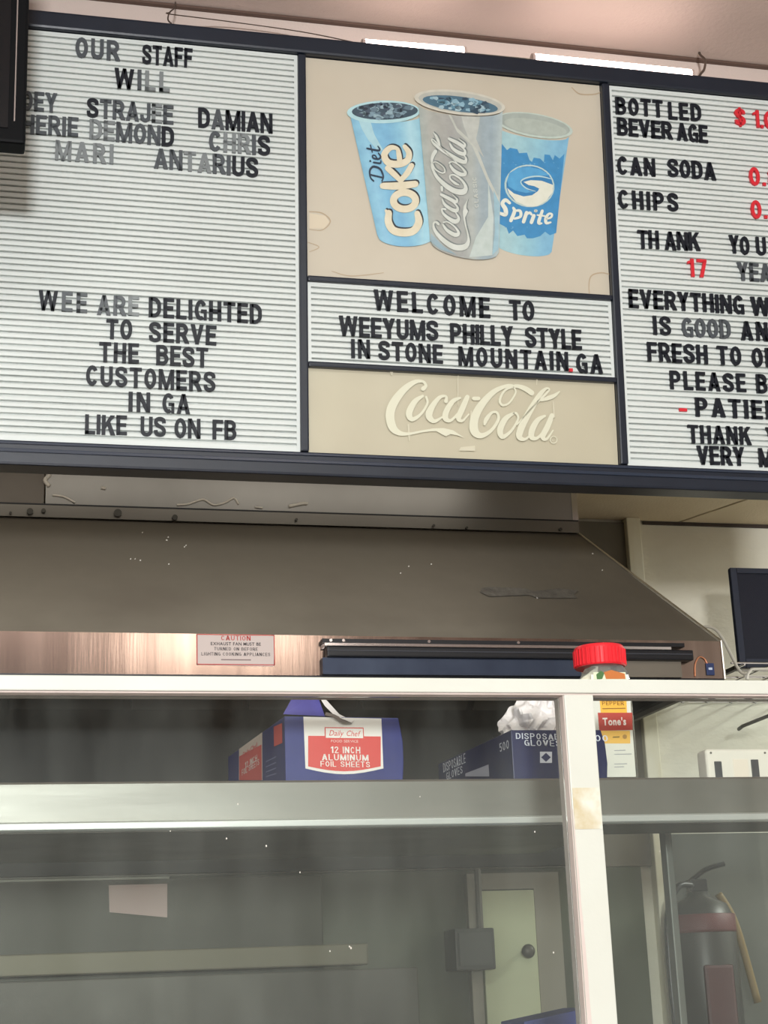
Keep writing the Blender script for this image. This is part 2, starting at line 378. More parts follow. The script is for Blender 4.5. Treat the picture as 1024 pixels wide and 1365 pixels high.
def block(ch, T=.185, t=.165):
    W = .60; A, B = T/2, W-T/2
    S = []; Q = []
    SP = [p.to_tuple() for p in catmull([Vector(p) for p in ((.50,.70),(.47,.85),(.30,.917),(.13,.85),(.10,.70),(.20,.57),(.40,.46),(.50,.32),(.47,.15),(.30,.083),(.13,.15),(.095,.32))], 3)]
    stem = rc(0, 0, T, 1)
    if ch == 'A': W = .66; Q = [[(0,0),(.2,0),(.42,1),(.24,1)], mir([(0,0),(.2,0),(.42,1),(.24,1)], W), rc(.14,.2,.52,.35)]
    elif ch == 'B': Q = [stem]; S = [[(A,.917)]+[(.30,.917)]+arc(.30,.72,.175,.197,80,-80)+[(.30,.523),(A,.523)], [(A,.523),(.30,.523)]+arc(.31,.303,.195,.22,80,-80)+[(.30,.083),(A,.083)]]
    elif ch == 'C': S = [arc(.30,.5,.205,.417,38,322,16)]
    elif ch == 'D': Q = [stem]; S = [[(A,.917),(.24,.917)]+arc(.24,.60,.265,.317,80,10,5)+arc(.24,.40,.265,.317,-10,-80,5)+[(.24,.083),(A,.083)]]
    elif ch in 'EF': W = .52; Q = [stem, rc(0,1-t,W,1), rc(0,.43,W-.04,.43+t)]+([rc(0,0,W,t)] if ch == 'E' else [])
    elif ch == 'G': S = [arc(.30,.5,.205,.417,38,300,16)]; Q = [rc(.31,.38,.59,.53), rc(.45,0,.59,.45)]
    elif ch == 'H': Q = [stem, rc(W-T,0,W,1), rc(0,.42,W,.58)]
    elif ch == 'I': W = T; Q = [stem]
    elif ch == 'J': W = .52; S = [[(W-A,1)]+arc(.255,.29,.17,.207,0,-180,10)+[(.085,.36)]]
    elif ch == 'K': W = .66; Q = [stem, [(.17,.30),(.40,.66),(.63,1),(.41,1),(.17,.60)][::-1], [(.27,.50),(.44,0),(.67,0),(.40,.68)]]
    elif ch == 'L': W = .50; Q = [stem, rc(0,0,W,t)]
    elif ch == 'M': W = .76; Q = [rc(0,0,.165,1), rc(W-.165,0,W,1), [(0,1),(.19,1),(.455,0),(.305,0)][::-1], mir([(0,1),(.19,1),(.455,0),(.305,0)][::-1], W)]
    elif ch == 'N': W = .62; Q = [rc(0,0,.17,1), rc(W-.17,0,W,1), [(0,1),(.19,1),(W,0),(W-.19,0)][::-1]]
    elif ch in 'O0': S = [arc(.30,.5,.205,.417,0,337.5,15)]
    elif ch in 'PR': Q = [stem]+([[(.22,.45),(.43,0),(.64,0),(.42,.5)]] if ch == 'R' else []); S = [[(A,.917),(.30,.917)]+arc(.30,.69,.19,.227,80,-80)+[(.30,.463),(A,.463)]]
    elif ch in 'S$': S = [SP]
    elif ch == 'T': W = .58; Q = [rc(0,1-t,W,1), rc(W/2-A,0,W/2+A,1)]
    elif ch == 'U': S = [[(A,1)]+arc(.30,.31,.2075,.227,180,360,12)+[(B,1)]]
    elif ch == 'V': W = .64; q = [(0,1),(.24,0),(.41,0),(.2,1)]; Q = [q, mir(q, W)]
    elif ch == 'W': W = .92; q = [(0,1),(.16,0),(.32,0),(.19,1)]; q2 = [(.16,0),(.32,0),(.54,1),(.38,1)]; Q = [q, mir(q, W), q2, mir(q2, W)]
    elif ch == 'Y': W = .62; q = [(0,1),(.22,.38),(.40,.48),(.21,1)]; Q = [q, mir(q, W), rc(W/2-A,0,W/2+A,.5)]
    elif ch == '1': W = .36; Q = [rc(.18,0,.36,1), [(0,.70),(.2,.76),(.2,.92),(0,.84)]]
    elif ch == '2': W = .56; S = [[p.to_tuple() for p in catmull([Vector(p) for p in ((.085,.68),(.12,.84),(.28,.917),(.44,.85),(.46,.69),(.36,.52),(.12,.13))], 3)]]; Q = [rc(.03,0,W,t)]
    elif ch == '7': W = .54; Q = [rc(0,1-t,W,1), [(.12,0),(.32,0),(.54,.88),(.36,.88)]]
    elif ch == '5': W = .56; Q = [rc(.05,.5,.20,1), rc(.05,1-t,.52,1)]; S = [[(.12,.54)]+arc(.28,.33,.19,.247,100,-150,12)]
    elif ch == '8': S = [arc(.29,.70,.17,.217,0,330,11), arc(.29,.30,.195,.217,0,330,11)]
    elif ch == '.': W = .17; Q = [rc(0,0,.17,.17)]
    elif ch == '-': W = .40; Q = [rc(0,.0,.40,.17)]
    if ch == '$': Q = [rc(.24,-.08,.36,1.08)]
    out = [list(q) for q in Q]
    for p in S: out += seg_ribbon(p, (T+t)/2, closed=ch in 'O08')
    return out, W
def block_mesh(ch, t):
    quads, W = block(ch); b = MB()
    for q in quads:
        q = [Vector((p[0], p[1])) for p in q]
        ar = sum(q[i].x*q[(i+1) % len(q)].y-q[(i+1) % len(q)].x*q[i].y for i in range(len(q)))
        if ar < 0: q = q[::-1]
        n = len(q); b.add([(p.x, -.07, p.y) for p in q]+[(p.x, .07, p.y) for p in q], [tuple(range(n)), tuple(range(2*n-1, n-1, -1))]+[(i, n+i, n+(i+1) % n, (i+1) % n) for i in range(n)])
    me = bpy.data.meshes.new('letter'); me.from_pydata(b.v, [], b.f); me.materials.append(TONE[t]); me.update()
    return me
def letters(panel, text, x0, y0, x1, y1, h, tone=0, tones=None):
    u0, w0 = bp(x0, y0); u1, w1 = bp(x1, y1)
    mx, my = (x0+x1)/2, (y0+y1)/2
    H = (bp(mx, my-h)[1]-bp(mx, my)[1])
    ws = [block(ch)[1] for ch in text]; sm = sum(ws)*H; n = len(ws)-1
    cond = 1.0
    if n and (u1-u0-sm)/n < .06*H: cond = (u1-u0-.06*H*n)/sm
    if n and (u1-u0-sm)/n > .20*H: cond = min(1.15, (u1-u0-.20*H*n)/sm)
    if not n: cond = min(1.1, (u1-u0)/sm)
    gap = (u1-u0-sm*cond)/n if n else 0
    x = 0
    for i, (ch, w_) in enumerate(zip(text, ws)):
        t = tones[i] if tones else tone
        k = (ch, t)
        if k not in LM: LM[k] = block_mesh(ch, t)
        o = bpy.data.objects.new('letter', LM[k]); sc.collection.objects.link(o); o.parent = panel
        xx = x; x += w_*H*cond+gap; x_ = xx; xx = xx/H
        f = x_/(u1-u0)
        o.location = (u0+x_, -.0036, w0+(w1-w0)*f+random.uniform(-.0005, .0005)); o.scale = (H*cond, H, H)
        o.rotation_euler = (0, random.uniform(-.012, .012), 0)
        if t == 3: o['label'] = 'red plastic letter or numeral'
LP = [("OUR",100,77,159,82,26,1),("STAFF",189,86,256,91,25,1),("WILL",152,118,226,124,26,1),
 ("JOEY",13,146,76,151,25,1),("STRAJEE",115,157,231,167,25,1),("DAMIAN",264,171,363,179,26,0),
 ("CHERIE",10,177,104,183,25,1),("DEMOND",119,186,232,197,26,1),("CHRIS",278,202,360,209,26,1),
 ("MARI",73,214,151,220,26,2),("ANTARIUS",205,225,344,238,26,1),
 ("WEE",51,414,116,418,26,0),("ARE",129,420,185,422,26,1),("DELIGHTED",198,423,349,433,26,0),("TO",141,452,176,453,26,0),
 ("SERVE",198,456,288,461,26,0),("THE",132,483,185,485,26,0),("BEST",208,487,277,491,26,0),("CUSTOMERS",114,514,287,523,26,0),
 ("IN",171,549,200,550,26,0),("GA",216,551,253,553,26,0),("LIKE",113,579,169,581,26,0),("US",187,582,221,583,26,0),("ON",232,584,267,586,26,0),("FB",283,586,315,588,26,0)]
CP = [("WELCOME",498,414,653,425,27,0),("TO",679,427,712,428,26,0),("WEEYUMS",452,448,584,455,26,0),("PHILLY",600,458,684,462,26,0),
 ("STYLE",700,463,775,467,26,0),("IN",468,478,493,479,25,0),("STONE",504,480,590,486,25,0),("MOUNTAIN",611,488,757,495,25,0),(".",758,496,763,496,25,3),("GA",768,497,803,499,25,0)]
RP = [("BOTT",820.5,153,883.5,157.6,22.6,0),("LED",891,160,934.5,162.5,22.6,0),("BEVER",822.6,181,895.6,187,23,0),("AGE",902,188,943,191.7,23,0),
 ("CAN",822.6,233,873,235.6,23.5,0),("SODA",889.7,236,954,242,23.5,0),("CHIPS",824,278,903.8,283,24,0),("TH",850,331.7,878,332.4,24,0),
 ("ANK",885.7,333.5,933,335,24,0),("YO",972,338.5,999,341,24,0),("U",1008,341,1021,342,24,0),("$",979,167.5,995,168.5,22,3),("1.00",1004,171,1046,174,23,3),
 ("0.85",998.5,247.7,1054,251,24,3),("0.50",1000.5,291.7,1056,294,24,3),("17",916.5,369.8,941.8,370.5,24,3),("YEARS",982.8,374.7,1060,379,24,1),
 ("EVERYTHING",838,410.8,991.7,420,24.6,0),("WE",1001,421,1045,423,24.6,0),("IS",870.8,447,894,448.5,25,0),("GOOD",909,449.5,974,452.5,25,1),
 ("AND",987.5,454,1042,456,25,0),("FRESH",863,481.8,943,485.8,25,0),("TO",956,487,988,488,25,0),("ORDER",1002,489.3,1088,493,25,0),
 ("PLEASE",893,519.3,994,523.3,24.5,0),("BE",1008,524.5,1040,526,25,0),("-",904.8,549,915,549.5,24,3),("PATIENT",927,555.7,1058,561,25,0),
 ("THANK",917,590.8,1001,593.6,24,0),("YOU",1021,594.5,1070,597,24,0),("VERY",929,620,992,621.7,25,0),("MUCH",1011.6,623,1085,626,25,0)]
for pan, ws in ((P_left, LP), (P_mid, CP), (P_right, RP)):
    for t in ws:
        tones = None
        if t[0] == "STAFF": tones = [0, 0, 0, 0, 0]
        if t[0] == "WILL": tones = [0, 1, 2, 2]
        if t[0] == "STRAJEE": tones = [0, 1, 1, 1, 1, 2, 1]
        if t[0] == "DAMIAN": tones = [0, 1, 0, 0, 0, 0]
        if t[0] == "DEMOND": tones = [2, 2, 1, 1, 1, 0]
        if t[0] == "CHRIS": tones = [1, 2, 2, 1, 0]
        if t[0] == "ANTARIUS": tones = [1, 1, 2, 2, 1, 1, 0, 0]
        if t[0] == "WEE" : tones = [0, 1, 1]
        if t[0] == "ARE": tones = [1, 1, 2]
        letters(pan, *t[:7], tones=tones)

# poster with three drink cups
def sheet(name, x0, x1, z0, z1, m, amp, parent):
    b = MB(); nx, nz = 40, 16; vs = []
    for j in range(nz+1):
        for i in range(nx+1):
            x = x0+(x1-x0)*i/nx; z = z0+(z1-z0)*j/nz
            y = .004+amp*noise.noise(Vector((x*5, z*7, 3)))*min(1, 4*min(i/nx, 1-i/nx, j/nz, 1-j/nz)+.15)
            vs.append((x, y, z))
    b.add(vs, [(j*(nx+1)+i, j*(nx+1)+i+1, (j+1)*(nx+1)+i+1, (j+1)*(nx+1)+i) for j in range(nz) for i in range(nx)])
    return b.build(name, m, parent, smooth=True)
poster = sheet('drinks_poster', 0, uC, -.5635, V0, M_poster, .0, board)
LAY = [0]
def board_fn(ox, oy, s, base=.0036):
    LAY[0] += 1; y = base-.00022*LAY[0]
    def fn(cx, cy):
        u, wv = bp(ox+cx/s, oy+cy/s); return (u, y, wv)
    return fn
art = MB()
def A2(): return board_fn(455, 115, 5.935)
def A3(): return board_fn(550, 110, 5.571)
def A4(): return board_fn(650, 135, 6.208)
def cup(mk, TL, TR, BR_, BL, sag, cols, top_sag=40):
    fn = mk(); nx, nz = 24, 6
    vs = []; cs = []
    for j in range(nz+1):
        t = j/nz
        for i in range(nx+1):
            s = i/nx; x = (TL[0]*(1-s)+TR[0]*s)*(1-t)+(BL[0]*(1-s)+BR_[0]*s)*t
            y = (TL[1]*(1-s)+TR[1]*s)*(1-t)+(BL[1]*(1-s)+BR_[1]*s)*t
            y += (top_sag*(1-t)+sag*t)*math.sqrt(max(0, 1-(2*s-1)**2))
            vs.append(fn(x, y)); k = s*(len(cols)-1); a = min(int(k), len(cols)-2); fr = k-a
            cs.append(tuple(cols[a][q]*(1-fr)+cols[a+1][q]*fr for q in range(3)))
    art.add(vs, [(j*(nx+1)+i, j*(nx+1)+i+1, (j+1)*(nx+1)+i+1, (j+1)*(nx+1)+i) for j in range(nz) for i in range(nx)], cs)
def ice(mk, cx, cy, rx, ry, rot, base, cols, n=60):
    ellipse(art, cx, cy, rx, ry, rot, mk(), base)
    for k in range(3):
        fn = mk()
        for _ in range(n//3):
            a = random.uniform(0, 6.28); r = math.sqrt(random.random())*.86
            x = rx*r*math.cos(a); y = ry*r*math.sin(a); X = cx+x*math.cos(rot)-y*math.sin(rot); Y = cy+x*math.sin(rot)+y*math.cos(rot)
            s = random.uniform(16, 40)
            poly(art, [(X+s*random.uniform(.6, 1.2)*math.cos(q*1.2566), Y+s*.6*random.uniform(.6, 1.2)*math.sin(q*1.2566)) for q in range(5)], fn, random.choice(cols))
# right cup first, it stands behind
cup(A4, (60,190), (678,290), (535,1240), (80,1180), 62, [(150,186,192),(160,194,198),(150,190,198),(140,186,200),(128,178,202),(120,172,200)], 60)
band = [(90,330),(120,345),(165,400),(190,380),(250,392),(265,425),(330,420),(350,480),(372,498),(385,462),(440,470),(470,500),(475,435),(520,440),(545,485),(560,440),(600,470),(640,430),
        (572,1085),(520,1105),(480,1075),(440,1112),(380,1130),(330,1130),(310,1100),(250,1112),(215,1065),(180,1092),(160,1040),(95,1005)]
poly(art, band, A4(), (62,134,182))
fn = A4()
for _ in range(26):
    x = random.uniform(130, 600); y = random.choice([random.uniform(480, 560), random.uniform(1000, 1060), random.uniform(430, 900)])
    if 140 < x < 560 and 520 < y < 1030: continue
    poly(art, [(x, y), (x+random.uniform(8, 22), y+3), (x+8, y+random.uniform(8, 18))], fn, (100,160,196))
ellipse(art, 350, 697, 208, 176, .12, A4(), (178,200,196))
ellipse(art, 352, 697, 194, 164, .12, A4(), (52,122,172))
poly(art, [(165,650),(185,590),(260,545),(350,540),(440,560),(520,610),(440,612),(340,625),(290,650),(275,665),(300,700),(350,740),(400,745),(320,755),(230,735),(175,700)], A4(), (84,156,200))
ribbon(art, [(530,640,6),(430,618,12),(330,630,12),(278,664,10),(320,715,10),(400,742,5)], A4(), (176,204,206))
poly(art, [(300,665),(360,650),(450,655),(545,690),(540,750),(490,820),(410,868),(330,868),(240,830),(180,760),(165,715),(220,760),(300,785),(370,775),(420,740),(430,720),(390,700),(340,690)], A4(), (214,216,200))
fn = A4()
CRM = (216,220,206)
for st in [[(185,840,24),(150,815,30),(125,845,32),(150,890,36),(150,935,34),(105,925,24)],
           [(215,880,20),(225,910,30),(195,985,30)], [(225,905,16),(270,905,24),(275,950,24),(225,970,18)],
           [(325,920,30),(300,995,30)], [(315,940,16),(350,920,22),(365,935,18)],
           [(385,945,30),(365,1000,30)], [(398,905,24),(404,905,24)],
           [(455,905,24),(425,1000,28),(450,1008,14)], [(415,940,14),(475,948,14)],
           [(480,975,12),(525,960,18),(535,935,18),(510,930,20),(485,965,26),(488,1005,24),(525,1000,14)]]:
    ribbon(art, st, fn, CRM)
ellipse(art, 390, 197, 322, 98, .17, A4(), (182,196,186))
ellipse(art, 388, 192, 300, 84, .17, A4(), (158,168,160))
ellipse(art, 398, 212, 262, 62, .17, A4(), (168,178,168))
# left cup
cup(A2, (72,235), (630,235), (745,1175), (285,1175), 92, [(122,174,198),(140,190,212),(124,178,206),(120,174,204),(132,184,206),(166,206,216),(140,188,204)], 50)
poly(art, [(135,262),(235,288),(262,380),(330,500),(300,520),(215,425),(165,340)], A2(), (164,202,210))
poly(art, [(585,790),(650,880),(690,960),(712,1200),(650,1228),(650,1050)], A2(), (156,202,216))
ellipse(art, 335, 203, 290, 90, -.02, A2(), (172,208,212))
ice(A2, 345, 197, 262, 68, -.02, (62,80,92), [(96,118,130),(120,146,158),(70,84,98),(140,166,174),(44,54,66)])
DARK = (44,50,58); CK = (214,206,180)
coke = [[(375,1005,52),(372,1075,58),(410,1140,60),(490,1160,62),(570,1145,60),(612,1080,60),(600,1008,46)],
        [(352,985,20),(372,1010,46)],
        [(328,790,50),(450,790,60),(585,775,52)], [(470,750,36),(420,700,46),(365,650,44)], [(470,745,40),(520,690,46),(555,630,44)],
        [(462,600,42),(455,540,40),(440,495,30),(385,490,44),(340,545,52),(370,605,54),(450,618,56),(520,590,52),(535,530,46),(500,478,34)]]
for fn, dx, dy, c in ((A2(), 9, -12, DARK), (A2(), 0, 0, CK)):
    for st in coke: ribbon(art, [(x+dx, y+dy, ww) for x, y, ww in st], fn, c)
    ribbon(art, [(500+88*math.cos(t*math.pi/5)+dx, 908+66*math.sin(t*math.pi/5)+dy, 56) for t in range(10)], fn, c, closed=True)
fn = A2(); IK = (40,56,74)
for st in [[(.08,0,.12),(.22,1,.12)], [(-.08,.78,.1),(.1,1,.1),(.42,.98,.14),(.60,.65,.16),(.48,.15,.14),(.15,-.02,.12),(-.08,.12,.1)], [(.80,.6,.13),(.76,.1,.13),(.88,.02,.08)], [(.86,.85,.13),(.87,.87,.13)],
           [(.96,.28,.08),(1.12,.42,.1),(1.12,.62,.1),(1.0,.58,.12),(.96,.2,.14),(1.06,0,.12),(1.24,.14,.08)], [(1.46,1,.12),(1.36,.15,.14),(1.42,0,.12),(1.56,.12,.08)], [(1.28,.62,.08),(1.62,.70,.08)]]:
    ribbon(art, [(332-t_*100-s_*20, 738-s_*168, w_*110) for s_, t_, w_ in st], fn, IK)
# middle cup, in front
cup(A3, (42,165), (668,215), (640,1262), (130,1175), 88, [(160,170,164),(168,170,162),(162,163,156),(160,161,156),(160,163,158),(170,176,170),(152,166,170),(148,164,170),(172,186,184)], 60)
poly(art, [(265,240),(285,245),(330,340),(470,470),(560,700),(640,860),(640,900),(560,750),(505,620),(440,470),(330,370)], A3(), (186,190,180))
poly(art, [(360,250),(500,258),(490,330),(470,420),(530,560),(420,430),(380,330)], A3(), (182,186,178))
poly(art, [(560,740),(600,1000),(590,1285),(420,1300),(470,1150),(560,1000)], A3(), (184,196,190))
poly(art, [(600,800),(645,900),(636,1240),(590,1285),(610,1100)], A3(), (150,182,192))
poly(art, [(132,1120),(230,1220),(330,1285),(200,1240),(135,1185)], A3(), (146,170,178))
ellipse(art, 348, 153, 340, 90, .12, A3(), (196,194,180))
ellipse(art, 352, 153, 312, 74, .12, A3(), (176,178,168))
ice(A3, 352, 165, 282, 56, .13, (74,108,126), [(96,138,156),(134,170,184),(66,92,108),(158,186,194),(50,72,88)])
SCRIPT = [
 [(252,112,24),(266,95,16),(250,74,14),(205,78,24),(150,118,36),(98,185,44),(78,250,46),(92,315,42),(130,345,26),(180,348,14),(250,335,12),(300,328,14)],
 [(250,150,14),(208,180,28),(178,240,34),(195,272,24),(240,245,14),(274,190,12),(268,155,12)],
 [(372,178,20),(372,152,12),(338,158,20),(300,205,30),(282,252,36),(308,282,22),(350,262,10),(380,232,7)],
 [(446,160,12),(408,178,24),(374,230,30),(370,268,30),(398,278,16),(440,235,12),(465,190,10)], [(484,155,24),(458,215,30),(438,265,28),(458,280,14),(492,245,7)],
 [(518,163,20),(543,163,20)],
 [(722,98,8),(738,130,9),(705,185,10),(668,198,12),(655,170,12),(682,120,12),(735,98,18),(785,110,26),(822,134,28)],
 [(722,95,12),(690,97,18),(620,130,28),(552,205,40),(520,275,44),(522,335,44),(558,358,28),(610,330,18),(646,275,16),(640,238,13),(612,238,14),(584,272,22),(574,300,12)],
 [(728,240,14),(684,270,28),(656,328,32),(670,364,24),(715,332,14),(750,272,12),(742,242,12),(728,240,12)],
 [(745,300,7),(830,205,10),(895,140,12),(915,115,8),(895,112,14),(860,150,26),(800,250,34),(764,325,36),(758,366,30),(790,376,14),(825,340,7)],
 [(872,172,12),(905,162,22),(940,148,20),(968,126,6)],
 [(890,255,14),(852,278,26),(824,328,32),(822,366,28),(852,370,16),(895,322,12),(915,280,10)], [(928,252,24),(905,310,30),(880,362,28),(900,376,14),(934,330,7)]]
TAIL = [(240,334),(300,320),(360,318),(410,330),(470,370),(430,356),(395,350),(372,362),(352,352),(320,334),(270,338)]
def cupmap(fn, dx=0, dy=0):
    def g(lx, ly): return fn(92+(ly-60)*.92+(930-lx)*.07+dx, 1245-(lx-60)*.95+dy+(ly-200)*.08)
    return g
for c, dx, dy in (((116,124,122), 8, -7), ((200,205,196), 0, 0)):
    fn = A3(); g_ = cupmap(fn, dx, dy)
    for st in SCRIPT: ribbon(art, st, g_, c)
    poly(art, TAIL, g_, c)
fn = A3(); y_ = fn(0, 0)[1]
a_ = Vector(fn(488, 935)); b_ = Vector(fn(470, 705))
flat_text(art, 'CLASSIC', a_, b_-a_, Vector(fn(440, 938))-a_, .0105, (b_-a_).length, bold=.02, c=(200,204,196), lift=-.0001)
art.build('printed_cups', print_mat('poster_print'), poster)
LAY[0] = 0
# water stains on the poster: tide marks
st = MB(); f_ = board_fn(400, 60, 2.327)
for pts in ([(30,515,3),(70,520,4),(95,545,4),(70,572,3),(30,570,2)], [(900,775,3),(898,745,3),(905,715,4),(935,705,4),(962,710,3)], [(845,130,3),(870,150,4),(920,150,4),(948,135,3)], [(25,610,2),(60,625,3),(30,640,2)], [(100,700,2),(160,715,3),(260,705,2)]):
    ribbon(st, pts, f_)
st.build('water_stain', ink((176,158,132)), poster)
LAY[0] = 0
pp = MB(); f_ = board_fn(400, 60, 2.327)
poly(pp, [(30,520),(80,528),(92,548),(75,568),(30,568)], f_, None); pp.build('faded_patch', ink((206,194,170)), poster)

brand = sheet('brand_panel', 0, uC, V1-.001, -.7865, M_brand, .0035, board)
LAY[0] = 0
lg = MB()
def lf(cx, cy):
    u, wv = bp(500+cx/3.938, 490+cy/3.938); return (u, -.0012, wv)
for s_ in SCRIPT: ribbon(lg, s_, lf)
poly(lg, TAIL, lf, None)
ellipse(lg, 937, 380, 20, 20, 0, lf, None, r_in=.78)
o_ = Vector(lf(930, 388)); flat_text(lg, 'R', o_, (1, 0, 0), (0, 0, 1), .0045, bold=.005, lift=.0001)
lg.build('script_lettering', mat('pale_script_print', (212,211,188), .35), brand)
cr = MB()   # scuffs and a peeled edge
for pts in ([(437,40,3),(434,90,5),(436,200,3)], [(175,300,8),(178,350,10),(180,385,4)], [(505,230,8),(500,300,6)], [(935,180,6),(940,260,8)], [(85,14,20),(88,38,8)], [(850,60,8),(848,90,4)]):
    ribbon(cr, pts, lambda x, y: (lf(x, y)[0], -.0006, lf(x, y)[2]))
poly(cr, [(450,418),(525,410),(525,438),(440,436)], lambda x, y: (lf(x, y)[0], -.0006, lf(x, y)[2]), None)
cr.build('scuff_marks', ink((202,197,174)), brand)

# light fixture on top of the board, hanging hooks
fx = thing('light_fixture', 'two-lamp fluorescent strip glowing behind the top edge of the menu board', 'light', P(550, 64, 3.62))
def barpts(x0, y0, x1, y1, Y): return P(x0, y0, Y), P(x1, y1, Y)
M_tube = emis('lit_tube', (255,232,224), 12)
for (x0, y0, x1, y1) in ((486, 61, 617, 71), (712, 80, 920, 101)):
    a, b_ = barpts(x0, y0, x1, y1, 3.56)
    m_ = MB(); m_.tube([a, b_], .0165, 14, 0); wbuild(m_, 'tube', M_tube, fx, smooth=False)
    for q, d in ((a, -1), (b_, 1)):
        m_ = MB(); m_.tube([q+Vector((0, 0, 0)), q+(b_-a).normalized()*.007*d], .0168, 14, 0); wbuild(m_, 'tube_cap', mat('tube_cap', (190,170,160), .5), fx)
a, b_ = P(474, 62, 3.60), P(922, 104, 3.60)
m_ = MB(); d = Vector((0, 0, 1))
m_.hexa([a+Vector((0,-.01,-.03)), b_+Vector((0,-.01,-.03)), b_+Vector((0,.04,-.03)), a+Vector((0,.04,-.03)), a+Vector((0,-.01,.008)), b_+Vector((0,-.01,.008)), b_+Vector((0,.04,.008)), a+Vector((0,.04,.008))])
wbuild(m_, 'housing', mat('fixture_housing', (126,122,108), .5), fx, bevel=.002)
def hook(pts, label, r=.0028):
    p = [P(x, y, Y) for x, y, Y in pts]
    m_ = MB(); m_.tube(p, r, 8, 6)
    t = thing('hanging_hook', label, 'hook', p[0]); wbuild(m_, 'wire', M_wire, t, smooth=True)
    m_ = MB(); m_.lathe([(.014, 0), (.014, .006), (.008, .011)], (p[0].x, p[0].y, 0), 14)
    m_ = MB(); c = p[0]; m_.tube([c+Vector((0, .012, 0)), c+Vector((0, -.004, 0))], .011, 14, 0); wbuild(m_, 'mounting_eye', mat('rust', (84,66,54), .7), t)
hook([(932,64,3.742),(933,72,3.70),(940,80,3.66),(939,92,3.60),(934,99,3.56),(930,106,3.53),(937,112,3.52)], 'bent dark wire hook holding the menu board up beside the right lamp', .0034)
hook([(234,2,3.742),(233,10,3.66),(226,17,3.60),(224,26,3.55),(228,31,3.53)], 'thin wire hook above the left letter panel of the menu board', .002)
m_ = MB(); m_.tube([P(225,17,3.62), P(228,19,3.64), P(300,28,3.70), P(400,42,3.70), P(470,56,3.62), P(486,60,3.59)], .0016, 6, 5)
o = m_.build('electric_wire', M_wire); tag(o, 'thin brown wire strung along the top of the menu board to the lamp', 'wire')

# television at the far left
q0 = P(34, 191, 3.0)
tv = thing('television', 'black television hanging in the upper left corner, mostly out of the picture', 'television', (q0.x-.4, 3.0, q0.z))
MB().box((-.6, 0, 0), (.4, .05, .62)).build('casing', mat('tv_black', (5,6,8), .6, spec=.15), tv, bevel=.006)
MB().box((-.58, -.003, .03), (.365, .002, .6)).build('screen', mat('tv_screen', (8,10,14), .2), tv)
MB().box((.376, -.004, .045), (.3785, .001, .60)).build('bright_trim', M_chrome, tv)
b = MB(); b.box((-.25, .05, .25), (-.1, .09, .45)); b.box((-.19, .06, .45), (-.16, .09, CZ-q0.z)); b.build('ceiling_bracket', M_black, tv)

# ---------------------------------------------------------------- sneeze guard
GY = 2.6; RT, RB = 1.858, 1.834
gd = thing('sneeze_guard', 'cream painted counter guard rail and post with smeared glass panes', 'sneeze guard', (.99, GY, 1.0))
def gb(mb, n, m, **k): return wbuild(mb, n, m, gd, **k)
gb(MB().box((-1.6, GY, RB), (3.0, GY+.062, RT)), 'top_rail', M_cream, bevel=.002)
gb(MB().box((-1.6, GY+.004, RB-.003), (3.0, GY+.058, RB-.0002)), 'rail_underside', M_side)
for x in (-1.2, .963, 2.7):
    gb(MB().box((x, GY+.001, 1.0), (x+.052, GY+.05, RB-.003)), 'post', M_cream, bevel=.002)
gb(MB().box((.9615, GY+.004, 1.0), (.9628, GY+.024, RB-.004)), 'worn_post_side', M_side)
gb(MB().box((.9615, GY+.029, 1.0), (.9628, GY+.048, RB-.004)), 'worn_post_side', M_side)
# chipped strip and glue residue on the post face
rs = MB(); random.seed(9)
L = []; Rr = []
z = 1.0
while z < 1.66:
    e = .9635+.0075*max(0, (1.66-z)/.6)+.004*max(0, (1.66-z)/.6)+random.uniform(0, .0016); L.append((.963, z)); Rr.append((e, z)); z += .02
n = len(L); rs.add([(x, GY+.0004, z) for x, z in L+Rr], [(i, i+1, n+i+1, n+i) for i in range(n-1)])
gb(rs, 'chipped_edge', M_side)
pz0, pz1 = P(785, 1105, GY).z, P(785, 1050, GY).z
gb(MB().box((.9655, GY+.0002, pz0), (1.0135, GY+.0012, pz1)), 'tape_residue', mat('tape_residue', (206,206,192), .6, c2=(186,172,138), nscale=22, namt=.25))
M_glass = bpy.data.materials.new('smeared_glass'); M_glass.use_nodes = True
nt = M_glass.node_tree; N = nt.nodes; Lk = nt.links; N.clear()
out = N.new('ShaderNodeOutputMaterial'); tr = N.new('ShaderNodeBsdfTransparent'); gl = N.new('ShaderNodeBsdfGlossy'); gl.inputs['Roughness'].default_value = .03
df = N.new('ShaderNodeBsdfDiffuse'); df.inputs[0].default_value = (.62, .65, .60, 1)
lw = N.new('ShaderNodeFresnel'); lw.inputs['IOR'].default_value = 1.45
m1 = N.new('ShaderNodeMixShader'); m2 = N.new('ShaderNodeMixShader')
tr.inputs[0].default_value = (.93, .95, .93, 1)
tc = N.new('ShaderNodeTexCoord'); mp = N.new('ShaderNodeMapping'); mp.inputs['Scale'].default_value = (5, 1, 1.2); mp.inputs['Rotation'].default_value = (0, .35, 0)
nz = N.new('ShaderNodeTexNoise'); nz.inputs['Scale'].default_value = 2.2; nz.inputs['Detail'].default_value = 7
mr = N.new('ShaderNodeMapRange'); mr.inputs['From Min'].default_value = .35; mr.inputs['From Max'].default_value = .7; mr.inputs['To Min'].default_value = .003; mr.inputs['To Max'].default_value = .028
Lk.new(tc.outputs['Object'], mp.inputs[0]); Lk.new(mp.outputs[0], nz.inputs['Vector']); Lk.new(nz.outputs['Fac'], mr.inputs['Value'])
Lk.new(lw.outputs[0], m1.inputs[0]); Lk.new(tr.outputs[0], m1.inputs[1]); Lk.new(gl.outputs[0], m1.inputs[2])
